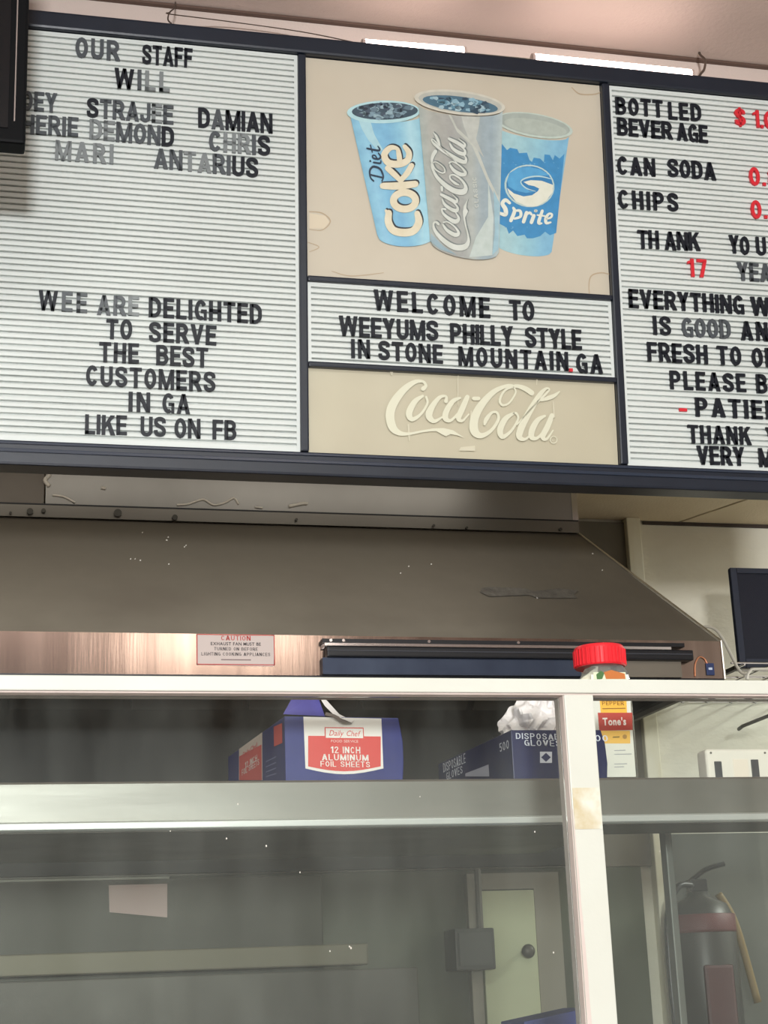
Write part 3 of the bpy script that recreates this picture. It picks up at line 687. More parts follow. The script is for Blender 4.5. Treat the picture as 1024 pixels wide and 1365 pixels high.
sx_ = N.new('ShaderNodeSeparateXYZ'); zr = N.new('ShaderNodeMapRange'); zr.inputs['From Min'].default_value = .78; zr.inputs['From Max'].default_value = .62
zr.inputs['To Min'].default_value = 0; zr.inputs['To Max'].default_value = .028; ad = N.new('ShaderNodeMath'); ad.operation = 'ADD'
Lk.new(tc.outputs['Object'], sx_.inputs[0]); Lk.new(sx_.outputs['Z'], zr.inputs['Value']); Lk.new(zr.outputs[0], ad.inputs[0]); Lk.new(mr.outputs[0], ad.inputs[1]); Lk.new(ad.outputs[0], m2.inputs[0]); Lk.new(m1.outputs[0], m2.inputs[1]); Lk.new(df.outputs[0], m2.inputs[2]); Lk.new(m2.outputs[0], out.inputs[0])
gb(MB().box((-1.148, GY+.0245, 1.0), (.962, GY+.0285, RB-.004)), 'glass_pane', M_glass)
gb(MB().box((1.0155, GY+.0245, 1.0), (2.699, GY+.0285, RB-.004)), 'glass_pane', M_glass)
b = MB(); random.seed(11)
for px, py in ((400,1163),(466,1262),(468,1264),(440,1268),(317,1072),(302,1118),(227,1108),(713,1109),(738,1270),(355,1128),(560,1062),(880,1135)):
    q = P(px, py, GY+.024); s = random.uniform(.0008, .0016); b.lathe([(s*.5, -s), (s, 0), (s*.4, s*1.4)], (q.x, q.y, q.z), 6)
gb(b, 'glass_specks', ink((210,205,195)))
ct = thing('counter', 'service counter under the sneeze guard', 'counter', (.9, 2.75, 0))
wbuild(MB().box((-1.7, 2.5, .96), (3.1, 3.45, 1.0)), 'countertop', M_steel, ct, bevel=.004)
wbuild(MB().box((-1.65, 2.56, 0), (3.05, 3.4, .96)), 'counter_base', M_plain, ct)

# ---------------------------------------------------------------- steel over-shelf
SY = 3.0; SZ = 1.743
sh = thing('steel_shelf', 'brushed steel overshelf with a folded front lip holding boxes', 'shelf', (.75, SY, 1.0))
wbuild(MB().box((-1.5, SY+.004, SZ-.010), (2.9, SY+.62, SZ)), 'shelf_top', M_steel, sh)
prof = [(SY, SZ), (SY-.003, SZ-.004), (SY-.003, 1.673), (SY+.003, 1.672), (SY+.003, SZ-.003)]
wbuild(MB().prism(prof, -1.5, 2.9), 'front_lip', M_steel, sh)
prof = [(SY-.003, 1.673), (SY-.009, 1.670), (SY-.009, 1.659), (SY-.003, 1.656), (SY+.012, 1.656), (SY+.012, 1.673)]
wbuild(MB().prism(prof, -1.5, 2.9), 'rolled_edge', mat('bright_edge_steel', (206,208,206), .35, .5), sh, bevel=.0015)
wbuild(MB().box((-1.5, SY+.012, 1.655), (1.25, SY+.62, 1.668)), 'under_tray', M_dsteel, sh)
wbuild(MB().box((1.25, SY+.012, 1.655), (2.9, SY+.20, 1.668)), 'under_tray', M_dsteel, sh)
for x, y in ((-.6, SY+.5), (P(893, 1250, 3.5).x, 3.5), (2.8, 3.4)):
    wbuild(MB().box((x, y-.02, 1.0), (x+.017, y+.012, SZ-.01 if y < SY+.21 else 1.743-.01)), 'upright', mat('grey_upright', (112,114,108), .5, .3), sh, bevel=.003)

# ---------------------------------------------------------------- hood
hd = thing('exhaust_hood', 'large greasy stainless exhaust hood with sloped face behind the counter', 'exhaust hood', (.8, 4.6, 2.15))
HX = 1.932; HL = -2.6; HY = 4.0
zt, zb = 2.236, 2.138
def hb(mb, n, m, **k): return wbuild(mb, n, m, hd, **k)
TX, TY, TZ = P(768, 700, 4.5).x, 4.5, 2.672
hb(MB().hexa([(HL,HY,zt),(HX,HY,zt),(HX,HY+.012,zt-.012),(HL,HY+.012,zt-.012),(HL,TY,TZ),(TX,TY,TZ),(TX,TY+.012,TZ-.01),(HL,TY+.012,TZ-.01)]), 'sloped_face', M_hood)
hb(MB().add([(HX,HY,zt),(HX,WY-.02,zt),(TX,WY-.02,TZ),(TX,TY,TZ)], [(0,1,2,3)]), 'side_panel', M_hood)
hb(MB().hexa([(HL,HY-.004,zb),(HX+.004,HY-.004,zb-.006),(HX+.004,HY+.01,zb-.006),(HL,HY+.01,zb),(HL,HY-.004,zt+.004),(HX+.004,HY-.004,zt),(HX+.004,HY+.01,zt),(HL,HY+.01,zt+.004)]), 'front_strip', M_strip)
hb(MB().box((HX-.01, HY+.01, zb-.012), (HX+.004, WY-.02, zt)), 'side_strip', M_hood)
hb(MB().tube([(HX+.003, HY-.006, zb-.005), (HX+.003, HY-.006, zt), (TX+.003, TY-.006, TZ)], .0035, 8, 0), 'corner_seam', mat('bright_seam', (230,226,216), .25, 1))
hb(MB().box((HL, HY-.007, zb-.012), (HX, HY+.012, zb-.004)), 'drip_lip', M_black)
# upper closure box and rivetted flange
fz0, fz1 = TZ, 2.707
hb(MB().box((HL, TY-.012, fz0), (TX+.004, TY, fz1)), 'rivet_flange', mat('flange_steel', (132,128,120), .35, .8, c2=(112,107,100), nscale=3, stretch=(.6, 1, 1)))
hb(MB().box((HL, TY-.013, fz1), (TX+.004, TY-.0045, fz1+.004)), 'dark_joint', M_black)
hb(MB().box((P(61, 640, TY).x, TY-.004, fz1), (TX+.004, TY+.02, KZ-.002)), 'closure_panel', mat('closure_steel', (158,155,150), .34, .75, c2=(132,129,124), nscale=2.5), bevel=.002)
hb(MB().box((HL, TY+.001, fz1), (P(59, 640, TY).x, TY+.02, KZ-.002)), 'closure_panel', mat('dull_panel', (120,114,106), .5, 1, c2=(104,98,92), nscale=4))
hb(MB().box((TX-.012, TY-.008, fz1), (TX+.006, TY-.0042, KZ-.002)), 'edge_strip', M_chrome)
hb(MB().box((TX-.01, TY, TZ), (TX+.003, WY-.02, KZ-.002)), 'closure_side', M_hood)
for px, py, r in ((40,682,.009),(58,681,.006),(14,684,.0035),(157,684,.011),(233,690,.008),(395,693,.004),(578,701,.004),(622,704,.004),(747,706,.005)):
    q = P(px, py, TY-.014); o = MB(); o.tube([Vector((q.x, TY-.012, q.z)), Vector((q.x, TY-.018, q.z)), Vector((q.x, TY-.0195, q.z))], r, 12, 0); hb(o, 'rivet', M_dsteel)
# sealant beads at the lower edge of the closure panel
def bead(pts, r=.003):
    o = MB(); o.tube([P(x, y, TY-.006) for x, y in pts], r, 6, 4); hb(o, 'sealant_bead', mat('sealant', (220,214,202), .5), smooth=True)
bead([(62,622),(66,632),(60,640),(66,648)], .006); bead([(70,660),(85,662),(100,670)]); bead([(236,673),(250,672),(262,668),(272,666),(285,673),(300,670),(312,664),(318,672)]); bead([(385,675),(405,671),(410,672)], .005); bead([(340,676),(350,677)])
bead([(135,650),(141,651)], .005)
# tape strip and caution label on the hood
def slope(px, py, lift=.002):
    r = ray(px, py); o = Vector((0, 0, EYE)); n = Vector((0, -(TZ-zt), (TY-HY))).normalized(); p0 = Vector((0, HY, zt))+n*lift
    return o+r*((p0-o).dot(n)/r.dot(n))
tp = [(642,784),(650,782),(700,784),(712,788),(745,784),(772,787),(765,792),(770,797),(716,797),(705,793),(652,795),(640,789)]
hb(MB().add([slope(*p) for p in tp], [tuple(range(len(tp)))]), 'tape_strip', mat('dull_tape', (92,88,82), .55, .5, c2=(120,116,108), nscale=40, bump=.3))
sp = MB()
for px, py in ((190,710),(224,716),(222,720),(187,747),(180,745),(174,745),(248,727),(246,729),(225,752),(575,752),(545,755),(534,764),(716,797),(790,738),(803,760)):
    q = slope(px, py, .001); s = .002; sp.add([q+Vector((-s, 0, -s)), q+Vector((s*random.random()*2, 0, -s)), q+Vector((s, 0, s)), q+Vector((-s*random.random(), 0, s))], [(0, 1, 2, 3)])
hb(sp, 'splatter_specks', ink((190,186,176)))
def fr(px, py, Y): return P(px, py, Y)
a, b_, c_, d_ = [P(x, y, HY-.006) for x, y in ((262,845),(366,847),(365,888),(262,886))]
hb(MB().hexa([d_, c_, c_+Vector((0,.002,0)), d_+Vector((0,.002,0)), a, b_, b_+Vector((0,.002,0)), a+Vector((0,.002,0))]), 'caution_label', ink((208,192,184)))
cl = [o for o in hd.children if o.name.startswith('caution_label')][0]
lab = MB(); H_ = a.z-d_.z; W_ = b_.x-a.x; Yf = HY-.0064
def lx(x): return a.x+W_*x
def lz(z): return d_.z+H_*z
for (x0, x1, z0, z1) in ((0,1,.0,.03),(0,1,.97,1),(0,.012,0,1),(.988,1,0,1)): lab.box((lx(x0), Yf, lz(z0)), (lx(x1), Yf+.0003, lz(z1)))
flat_text(lab, 'CAUTION', (lx(.31), Yf, lz(.80)), (1,0,0), (0,0,1), H_*.155, W_*.38, bold=.012)
sub = wbuild(lab, 'caution_print', ink((190,70,62)), None)
def to_parent(o, par):
    p = par; off = Vector((0, 0, 0))
    while p: off += p.location; p = p.parent
    for v in o.data.vertices: v.co -= off
    o.parent = par
to_parent(sub, cl)
lab = MB()
for t, z, x0, x1 in (('EXHAUST FAN MUST BE', .635, .18, .82), ('TURNED ON BEFORE', .47, .22, .78), ('LIGHTING COOKING APPLIANCES', .30, .06, .94)):
    flat_text(lab, t, (lx(x0), Yf, lz(z)), (1,0,0), (0,0,1), H_*.105, W_*(x1-x0), bold=.015)
sub = wbuild(lab, 'small_print', ink((60,52,52)), None); to_parent(sub, cl)
lab = MB(); lab.box((lx(.31), Yf, lz(.15)), (lx(.69), Yf+.0003, lz(.19))); sub = wbuild(lab, 'faint_line', ink((140,122,118)), None); to_parent(sub, cl)
# vent slot assembly on the right of the strip
VY = HY-.02
def vbox(px0, py0, px1, py1, y0, y1, n, m, bevel=.0015):
    a = P(px0, py0, y0); b_ = P(px1, py1, y0)
    hb(MB().box((a.x, y0, b_.z), (b_.x, y1, a.z)), n, m, bevel=bevel)
vx0, vx1 = P(430, 860, HY-.03).x, P(922, 860, HY-.03).x
zA = P(500, 852, HY-.03).z
hb(MB().box((vx0, HY-.030, zA-.010), (vx1-.02, HY-.004, zA)), 'slot_top', M_black)
hb(MB().box((vx0+.004, HY-.034, zA-.019), (vx1-.06, HY-.004, zA-.0105)), 'chrome_rail', M_chrome, bevel=.001)
hb(MB().box((vx0+.01, HY-.038, zA-.047), (vx1, HY-.004, zA-.0195)), 'black_bar', M_black, bevel=.004)
hb(MB().box((vx0+.01, HY-.0395, zA-.033), (vx1-.004, HY-.0375, zA-.030)), 'bar_ridge', mat('dark_ridge', (60,62,68), .3), bevel=.0006)
hb(MB().box((vx0, HY-.026, zb-.004), (P(770, 890, HY).x, HY-.0045, zA-.0475)), 'slot_panel', M_blueblack)
hb(MB().box((P(770, 890, HY).x+.002, HY-.02, zb-.004), (vx1-.03, HY-.0045, zA-.0475)), 'slot_panel', M_hood)
for px in (441, 458, 572, 691, 804):
    q = P(px, 853, HY-.033); o = MB(); o.tube([Vector((q.x, HY-.0305, zA-.005)), Vector((q.x, HY-.034, zA-.005))], .004, 10, 0); hb(o, 'screw', M_chrome)
# blue tag and an orange loop painted for a reflection near the corner
a = P(941, 884, HY-.007); b_ = P(953, 900, HY-.007)
hb(MB().box((a.x, HY-.008, b_.z), (b_.x, HY-.0045, a.z)), 'blue_tag', ink((38,52,92)), bevel=.001)
hb(MB().box((a.x+.006, HY-.0088, (a.z+b_.z)/2-.002), (b_.x-.006, HY-.0082, (a.z+b_.z)/2+.004)), 'tag_print', ink((190,200,215)))
hb(MB().tube([P(927,902,HY-.006), P(927,886,HY-.006), P(932,876,HY-.006), P(939,878,HY-.006), P(943,885,HY-.006)], .0022, 6, 6), 'reflection_loop', mat('reflection_orange', (206,140,104), .4, .6), smooth=True)
M_hood_shade = mat('hood_shade_dark', (36,36,34), .6, .2, c2=(26,26,25), nscale=4)  # near-black sheets added to stand in for shade inside the hood
hb(MB().box((HL, WY-.06, 1.745), (HX-.012, WY-.024, 2.66)), 'back_shade_sheet', M_hood_shade)
hb(MB().box((HX-.03, HY+.02, 2.14), (HX-.0105, WY-.06, 2.235)), 'side_shade_sheet', M_hood_shade)
# inside: filters
fy0, fz_0, fy1, fz_1 = 4.55, 2.18, 5.0, 2.62
for i in range(14):
    x = HL+.05+i*.33
    if x+.3 > HX-.1: break
    hb(MB().hexa([(x,fy0,fz_0),(x+.31,fy0,fz_0),(x+.31,fy0+.03,fz_0-.03),(x,fy0+.03,fz_0-.03),(x,fy1,fz_1),(x+.31,fy1,fz_1),(x+.31,fy1+.03,fz_1-.03),(x,fy1+.03,fz_1-.03)]), 'grease_filter', mat('greasy_filter', (52,51,48), .5, .5))

# ---------------------------------------------------------------- things on the shelf
def face_frame(o, xd): return Vector(o), Vector(xd).normalized()
# foil box
fb_o = P(381, 1040, 3.012); yawf = math.radians(4.5)
fx_, fyv = Vector((math.cos(yawf), math.sin(yawf)*-1*-1*0+0, 0)), None
xd = Vector((1, -.02, 0)).normalized(); yd = Vector((-.055, 1, 0)).normalized(); up = Vector((0, 0, 1))
W, Lg, Hh = .222, .52, .121
foil = thing('foil_sheet_box', 'blue carton of aluminum foil sheets with torn top flap on the steel shelf', 'box', (fb_o.x, fb_o.y, SZ))
def fp(x, y, z): return xd*x+yd*y+up*z
n = 8; side = [(W, 0), (W+.003, Hh*.3), (W+.003, Hh*.6), (W-.004, Hh*.97)]
prof = [(0, 0)]+side+[(0, Hh)]
k = len(prof)
b = MB(); b.add([fp(x, 0, z) for x, z in prof]+[fp(x, Lg, z) for x, z in prof], [tuple(range(k-1, -1, -1)), tuple(range(k, 2*k))]+[(i, (i+1) % k, k+(i+1) % k, k+i) for i in range(k)])
M_box = mat('navy_carton', (34,44,124), .4, c2=(27,36,106), nscale=10)
b.build('carton', M_box, foil, bevel=.0015)
def lay(n, z0, pts, m, par, mapf): 
    b = MB(); b.add([mapf(*p, z0) for p in pts], [tuple(range(len(pts)))]); return b.build(n, m, par)
def ff(px, py, d=.001):   # crop pixel on the front face of the carton
    r = ray(px, py); o = Vector((0, 0, EYE)); nrm = xd.cross(up); p0 = foil.location; t = (p0-o).dot(nrm)/r.dot(nrm)
    q = o+r*t-p0+nrm*d; return q
def C1(x, y): return 280+x/3.657, 900+y/3.657
def fface(pts, d): return [ff(*C1(*p), d) for p in pts]
def add_print(name, m, parent, polys, d, mapf):
    b = MB()
    for p in polys: b.add(mapf(p, d), [tuple(range(len(p)))])
    return b.build(name, m, parent)
curve_b = [(845-(845-465)*t/8, 455+28*math.sin(math.pi*t/8)) for t in range(9)]
add_print('label', ink((232,226,222)), foil, [[(455,203),(835,212)]+curve_b], .0008, fface)
curve_r = [(832-(832-478)*t/8, 445+24*math.sin(math.pi*t/8)) for t in range(9)]
RED = ink((214,78,74))
add_print('red_label', RED, foil, [[(478,296),(832,299)]+curve_r], .0012, fface)
add_print('name_box', RED, foil, [[(558,254),(748,256),(752,338),(560,334)]], .0015, fface)
add_print('name_box_white', ink((234,228,224)), foil, [[(563,259),(744,261),(746,308),(564,306)]], .0018, fface)
def ftext(t, x0, y0, x1, y1, h, m, name, bold=.006, slant=0, d=.0019):
    a, b_ = ff(*C1(x0, y0), d), ff(*C1(x1, y1), d); q = MB()
    hh = (ff(*C1(x0, y0-h), d)-a).length
    flat_text(q, t, a, b_-a, up, hh, (b_-a).length, bold=bold, lift=.0003, slant=slant); q.build(name, m, foil)
ftext('Daily Chef', 580, 296, 728, 300, 28, RED, 'brand_print', 0, .25)
ftext('FOOD SERVICE', 590, 328, 722, 330, 13, ink((236,200,196)), 'brand_print', .0)
WH = ink((240,234,230))
ftext('12 INCH', 588, 380, 732, 383, 32, WH, 'title_print'); ftext('ALUMINUM', 545, 415, 772, 419, 30, WH, 'title_print'); ftext('FOIL SHEETS', 538, 446, 780, 450, 27, WH, 'title_print')
def fs_(px, py, d=.001):   # on the receding left side
    r = ray(px, py); o = Vector((0, 0, EYE)); nrm = Vector((-yd.y, yd.x, 0)); p0 = foil.location; t = (p0-o).dot(nrm)/r.dot(nrm)
    q = o+r*t-p0+nrm*d; q.z = min(max(q.z, .001), Hh-.0006); q_y = q.dot(yd)
    return q
def fside(pts, d): return [fs_(*C1(*p), d) for p in pts]
add_print('side_label', ink((226,214,206)), foil, [[(143,340),(256,265),(258,512),(143,512)]], .0008, fside)
add_print('side_red_label', RED, foil, [[(146,396),(254,338),(256,512),(146,512)]], .0014, fside)
add_print('side_red_label', RED, foil, [[(314,252),(355,233),(356,330),(316,348)]], .0014, fside)
def sidetext(t, x0, x1, y0, y1, hz, c=WH):
    a, b_ = fs_(*C1(x0, y0), .0016), fs_(*C1(x1, y1), .0016); b_.z = a.z
    q = MB(); flat_text(q, t, a, b_-a, up, hz, (b_-a).length, bold=.004, lift=.0003); q.build('side_print', c, foil)
sidetext('12 INCH', 175, 235, 455, 450, .012); sidetext('FOIL SHEETS', 160, 245, 490, 480, .012); sidetext('Daily Chef', 165, 235, 400, 380, .010, RED)
for y0, y1 in ((425,400),(450,428),(475,455),(498,482)):
    q = MB(); a, b_ = fs_(*C1(275, y0), .001), fs_(*C1(325, y1), .001); q.add([a, b_, b_+up*.0022, a+up*.0022], [(0,1,2,3)]); q.build('fine_print', ink((120,126,170)), foil)
# flap
fl = MB(); 
def fpx(x, y, Y): q = P(*C1(x, y), Y)-foil.location; return q
A = [fpx(357,190,3.02), fpx(400,112,3.05), fpx(520,85,3.06), fpx(560,200,3.03)]
Bk = [p+Vector((0, .0016, 0)) for p in A]
fl.hexa([A[0], A[3], Bk[3], Bk[0], A[1], A[2], Bk[2], Bk[1]]); fl.build('torn_flap', mat('flap_blue', (92,88,168), .4, c2=(70,66,140), nscale=20), foil)
fl = MB(); pts = [(520,85,3.045),(560,150,3.03),(600,190,3.015),(650,215,3.006),(690,232,3.004)]; pt2 = [(535,85,3.05),(585,140,3.035),(630,190,3.02),(680,215,3.01),(715,208,3.012)]
fl.add([fpx(*p) for p in pts]+[fpx(*p) for p in pt2], [(i, i+1, 5+i+1, 5+i) for i in range(4)]); fl.build('flap_liner', ink((226,220,220)), foil)
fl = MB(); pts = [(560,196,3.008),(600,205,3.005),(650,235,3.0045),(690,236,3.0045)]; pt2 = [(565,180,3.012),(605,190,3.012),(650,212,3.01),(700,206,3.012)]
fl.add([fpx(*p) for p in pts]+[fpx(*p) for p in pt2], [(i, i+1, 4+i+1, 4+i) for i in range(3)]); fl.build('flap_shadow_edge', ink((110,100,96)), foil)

# glove box
gb_o = P(685, 1038, 3.012); GW, GL_, GH = .190, .46, .095
gv = thing('glove_box', 'navy carton of disposable gloves with white plastic bag sticking out, behind the post', 'box', (gb_o.x, gb_o.y, SZ))
prof = [(0, 0), (GW, 0), (GW+.003, .03), (GW+.001, .07), (GW-.006, GH), (0, GH)]; k = len(prof)
b = MB(); b.add([(x, 0, z) for x, z in prof]+[(x-.018, GL_, z) for x, z in prof], [tuple(range(k-1, -1, -1)), tuple(range(k, 2*k))]+[(i, (i+1) % k, k+(i+1) % k, k+i) for i in range(k)])
b.build('carton', mat('dark_navy_carton', (24,30,84), .4, c2=(20,25,70), nscale=10), gv, bevel=.0015)
def gf(px, py, d=.001): q = P(px, py, gv.location.y-d)-gv.location; return q
WT = ink((214,216,230))
def gtext(t, x0, y0, x1, y1, h, bold=.02):
    a, b_ = gf(x0, y0), gf(x1, y1); q = MB(); flat_text(q, t, a, b_-a, up, (gf(x0, y0-h)-a).length, (b_-a).length, bold=bold, lift=.0003); q.build('printed_text', WT, gv)
gtext('DISPOSABLE', 688, 985, 760, 986.5, 8); gtext('GLOVES', 699, 994, 748, 995, 8); gtext('500', 784, 988, 811, 988.5, 8.5)
q = MB(); q.add([gf(720,1002), gf(736,1002), gf(736,1017), gf(720,1017)], [(0,1,2,3)]); q.build('emblem', WT, gv)
q = MB(); q.add([gf(728,1003.5,.0014), gf(734.5,1009.5,.0014), gf(728,1015.5,.0014), gf(721.5,1009.5,.0014)], [(0,1,2,3)]); q.build('emblem_diamond', ink((34,40,92)), gv)
sxd = Vector((-.018/GL_, 1, 0)).normalized(); snr = Vector((-sxd.y, sxd.x, 0))
def gs(px, py, d=.001):
    r = ray(px, py); o = Vector((0, 0, EYE)); t = (gv.location-o).dot(snr)/r.dot(snr)
    q = o+r*t-gv.location+snr*d; q.z = min(max(q.z, .001), GH-.001); return q
def gstext(t, x0, y0, x1, y1, hz, w=True):   # text reads from the far end to the near corner
    a, b_ = gs(x0, y0, .001), gs(x1, y1, .001); b_.z = a.z
    q = MB(); flat_text(q, t, a, b_-a, up, hz, (b_-a).length, bold=.02, lift=.0003); q.build('side_text', WT, gv)
gstext('500', 667, 1003, 680, 1002, .017)
gstext('DISPOSABLE', 592, 1030, 622, 1023, .020); gstext('GLOVES', 596, 1040, 618, 1036, .016)
q = MB(); q.add([gs(621,1035), gs(621,1031), gs(652,1019), gs(653,1035)], [(0,1,2,3)]); q.build('side_label', ink((176,176,192)), gv)
M_bag = mat('clear_white_plastic', (246,240,240), .3, c2=(232,224,224), nscale=6, bump=.6, bscale=22)
bb = bmesh.new(); bmesh.ops.create_icosphere(bb, subdivisions=5, radius=1)
for v in bb.verts:
    c = v.co.copy(); nn = noise.noise(c*1.6)*.34-abs(noise.noise(c*2.6))*.42+abs(noise.noise(c*4.5))*.10
    c *= (1+nn); hgt = (c.z+1)/2
    c.x = c.x*(.085-.042*max(0, min(1.3, hgt)))+.014*hgt
    v.co = (c.x+.072, c.y*.06+.09, max(c.z, -.35)*.068+GH+.026)
me = bpy.data.meshes.new('plastic_bag'); bb.to_mesh(me); bb.free(); me.materials.append(M_bag)
bag = bpy.data.objects.new('plastic_bag', me); sc.collection.objects.link(bag); bag.parent = gv

# pepper jar with red lid
jx0, jx1 = 1.2005, P(851, 1036, 3.10).x; jr = (jx1-jx0)/2
JY = 3.08+jr; jc = ((jx0+jx1)/2, JY)
ztop = P(799, 863, JY).z-SZ; zlid = P(799, 884, JY-.04).z-SZ
jar = thing('spice_jar', 'square clear plastic pepper jar with red screw lid, right of the white post', 'jar', (jc[0], jc[1], SZ))
MB().lathe([(jr*.9, 0), (jr*.985, .006), (jr*.985, zlid-.035), (jr*.93, zlid-.018), (jr*.8, zlid-.006), (jr*.72, zlid), (jr*.72, zlid+.004)], (0, 0, 0), 40, power=5).build('jar_body', mat('clear_plastic', (232,232,226), .08, trans=.85, ior=1.2), jar, smooth=True)
MB().lathe([(jr*.87, .004), (jr*.90, .01), (jr*.90, zlid-.08), (jr*.8, zlid-.075)], (0, 0, 0), 32, power=5).build('pepper', mat('ground_pepper', (120,100,80), .9, c2=(70,58,48), nscale=90), jar)
lidx = P(799, 874, JY).x-jc[0]; lr = (P(831, 874, JY).x-P(767, 874, JY).x)/2
MB().lathe([(lr*.97, zlid-.002), (lr, zlid+.001), (lr, ztop-.007), (lr*.975, ztop-.003), (lr*.93, ztop)], (lidx, 0, 0), 48).build('lid', mat('red_lid', (222,38,48), .3), jar, smooth=False)
rid = MB()
for i in range(36):
    a = i/36*2*math.pi; x, y = lidx+lr*math.cos(a), lr*math.sin(a); rid.box((x-.0014, y-.0014, zlid+.001), (x+.0014, y+.0014, ztop-.008))
rid.build('lid_ridges', MATS['red_lid'], jar)['kind'] = 'stuff'
yl = -jr*1.0-.0008
def jl(px, py, d=0): q = P(px, py, JY+yl-d)-jar.location; return (q.x, yl-d, q.z)
def jpoly(n, c, pts, d): MB().add([jl(*p, d) for p in pts], [tuple(range(len(pts)))]).build(n, ink(c), jar)
jpoly('label', (228,226,216), [(788,899),(838,899),(848,1035.5),(793,1036)], 0)
jpoly('label_picture', (214,220,190), [(791,896),(834,896),(836,910),(792,910)], .0004)
jpoly('label_leaf', (70,110,60), [(795,899),(801,894),(806,897),(803,905),(796,906)], .0008)
jpoly('label_food', (190,110,50), [(805,896),(815,893),(833,898),(834,905),(808,905)], .0008)
jpoly('pepper_panel', (246,188,72), [(799,928),(835,928),(836,950),(801,950)], .0006)
jpoly('brand_panel', (190,72,62), [(797,950),(843,950),(843.5,973),(799,974)], .0008)
jpoly('orange_panel', (240,190,96), [(800,974),(840,974),(840.5,991),(801,991)], .0006)
def jtext(t, x0, y0, x1, y1, h, c, bold=.01, cond=.8):
    a, b_ = Vector(jl(x0, y0, .0012)), Vector(jl(x1, y1, .0012)); q = MB()
    flat_text(q, t, a, b_-a, up, abs(jl(x0, y0-h, .0012)[2]-a.z), (b_-a).length, bold=bold, lift=.0003); q.build('label_text', ink(c), jar)
jtext('PEPPER', 803, 940, 832, 940, 5.5, (150,96,30)); MB().add([jl(*p, .0012) for p in ((803,944),(834,943.5),(834,944.8),(803,945.3))], [(0,1,2,3)]).build('fine_print', ink((160,110,40)), jar)
jtext("Tone's", 804, 967, 835, 966.5, 10, (240,228,220), .03)
MB().add([jl(*p, .0012) for p in ((817,982),(826,981.5),(826,983),(817,983.5))], [(0,1,2,3)]).build('fine_print', ink((130,110,60)), jar)
ellipse_mb = MB(); ellipse(ellipse_mb, 833, 982, 3, 3, 0, lambda x, y: jl(x, y, .0012), None, 12); ellipse_mb.build('seal', ink((180,140,80)), jar)
for y, x1 in ((1000, 834), (1005, 842), (1018, 836), (1022, 832)): jpoly('fine_print', (168,170,172), [(819,y),(x1,y-.6),(x1,y+.6),(819,y+1)], .0006)

# white appliance with two dark slots
wy = 3.06; wa, wb_ = P(944, 1037, wy), P(1075, 1037, wy); wz = P(985, 998, wy).z-SZ
wd = thing('white_appliance', 'white plastic box with two dark upright feet pads, right end of the shelf', 'appliance', (wa.x, wy, SZ))
wd.rotation_euler = (0, 0, 0)
WW = wb_.x-wa.x
MB().box((0, 0, 0), (WW, .045, wz)).build('housing', mat('white_plastic', (236,230,220), .35), wd, bevel=.008, seg=3)
def wl(px, py): q = P(px, py, wy-.001)-wd.location; return q.x, q.z
for px0, px1, py0 in ((952.3, 961.5, 1015), (1001, 1010.5, 1012.5)):
    x0, z1 = wl(px0, py0); x1, _ = wl(px1, py0)
    MB().box((x0, -.003, .001), (x1, .002, z1)).build('dark_pad', mat('dark_rubber', (62,62,66), .5), wd, bevel=.001)
x0, z1 = wl(977, 1012); x1, _ = wl(997, 1012)
MB().box((x0, -.0015, .003), (x1, .002, z1)).build('raised_plate', mat('warm_plastic', (240,228,214), .4), wd, bevel=.001)
for px in (948, 1020):
    x, z = wl(px, 1003.5); o = MB(); o.tube([(x, .0, z), (x, -.0012, z)], .0022, 10, 0); o.build('screw', ink((110,104,98)), wd)

# ---------------------------------------------------------------- monitor, wire rack, cable
mo = P(972, 757, 4.6); mz0 = P(985, 891, 4.6).z
mon = thing('computer_monitor', 'black flat computer monitor on the wire wall rack', 'monitor', (mo.x, 4.6, mz0))
MH = mo.z-mz0; MW = .52
MB().box((.09, .014, .05), (MW-.09, .05, MH-.05)).build('back_cover', M_black, mon, bevel=.008)
MB().box((0, 0, 0), (MW, .014, MH)).build('casing', mat('monitor_black', (24,27,36), .35), mon, bevel=.006)
b = MB(); 
for (x0, x1, z0, z1) in ((0,.022,0,MH),(MW-.022,MW,0,MH),(.022,MW-.022,MH-.018,MH),(.022,MW-.022,0,.03)): b.box((x0+.001, -.007, z0+.001), (x1-.001, 0, z1-.001))
b.build('bezel', mat('bezel_grey', (40,46,60), .3), mon)
MB().box((.022, -.001, .03), (MW-.022, .002, MH-.018)).build('screen', mat('dark_screen', (18,24,38), .25), mon)
rk = thing('wire_rack', 'chrome wire wall rack holding the monitor', 'rack', (mo.x+.06, 4.5, mz0-.03))
b = MB()
rx0 = P(992, 895, 4.5).x; rz = mz0-.004
for i in range(7):
    b.tube([(rx0-.04, 4.5+i*.11, rz), (rx0+.8, 4.5+i*.11, rz)], .003, 6, 0)
for i in range(9): b.tube([(rx0+i*.09, 4.49, rz-.006), (rx0+i*.09, WY, rz-.006)], .003, 6, 0)
wbuild(b, 'wire_grid', M_chrome, rk)
lp = [P(x, y, 4.49) for x, y in ((996,906),(997,899),(1001,893.5),(1008,892),(1060,892))]
wbuild(MB().tube(lp, .0048, 8, 5), 'front_guard_wire', mat('pale_wire', (222,220,208), .35, .3), rk, smooth=True)
lp = [P(x, y, 4.49) for x, y in ((992,901),(1060,902))]
wbuild(MB().tube(lp, .0028, 8, 0), 'front_guard_wire', MATS['pale_wire'], rk)
wbuild(MB().box((rx0-.03, 4.5, rz-.02), (rx0-.015, WY, rz-.008)), 'bracket', M_dsteel, rk)
cb = MB(); cb.tube([P(x, y, 4.46) for x, y in ((926,839),(940,835.5),(952,838),(962,849),(974,872),(984,891),(989,897),(994,898))], .0045, 8, 6)
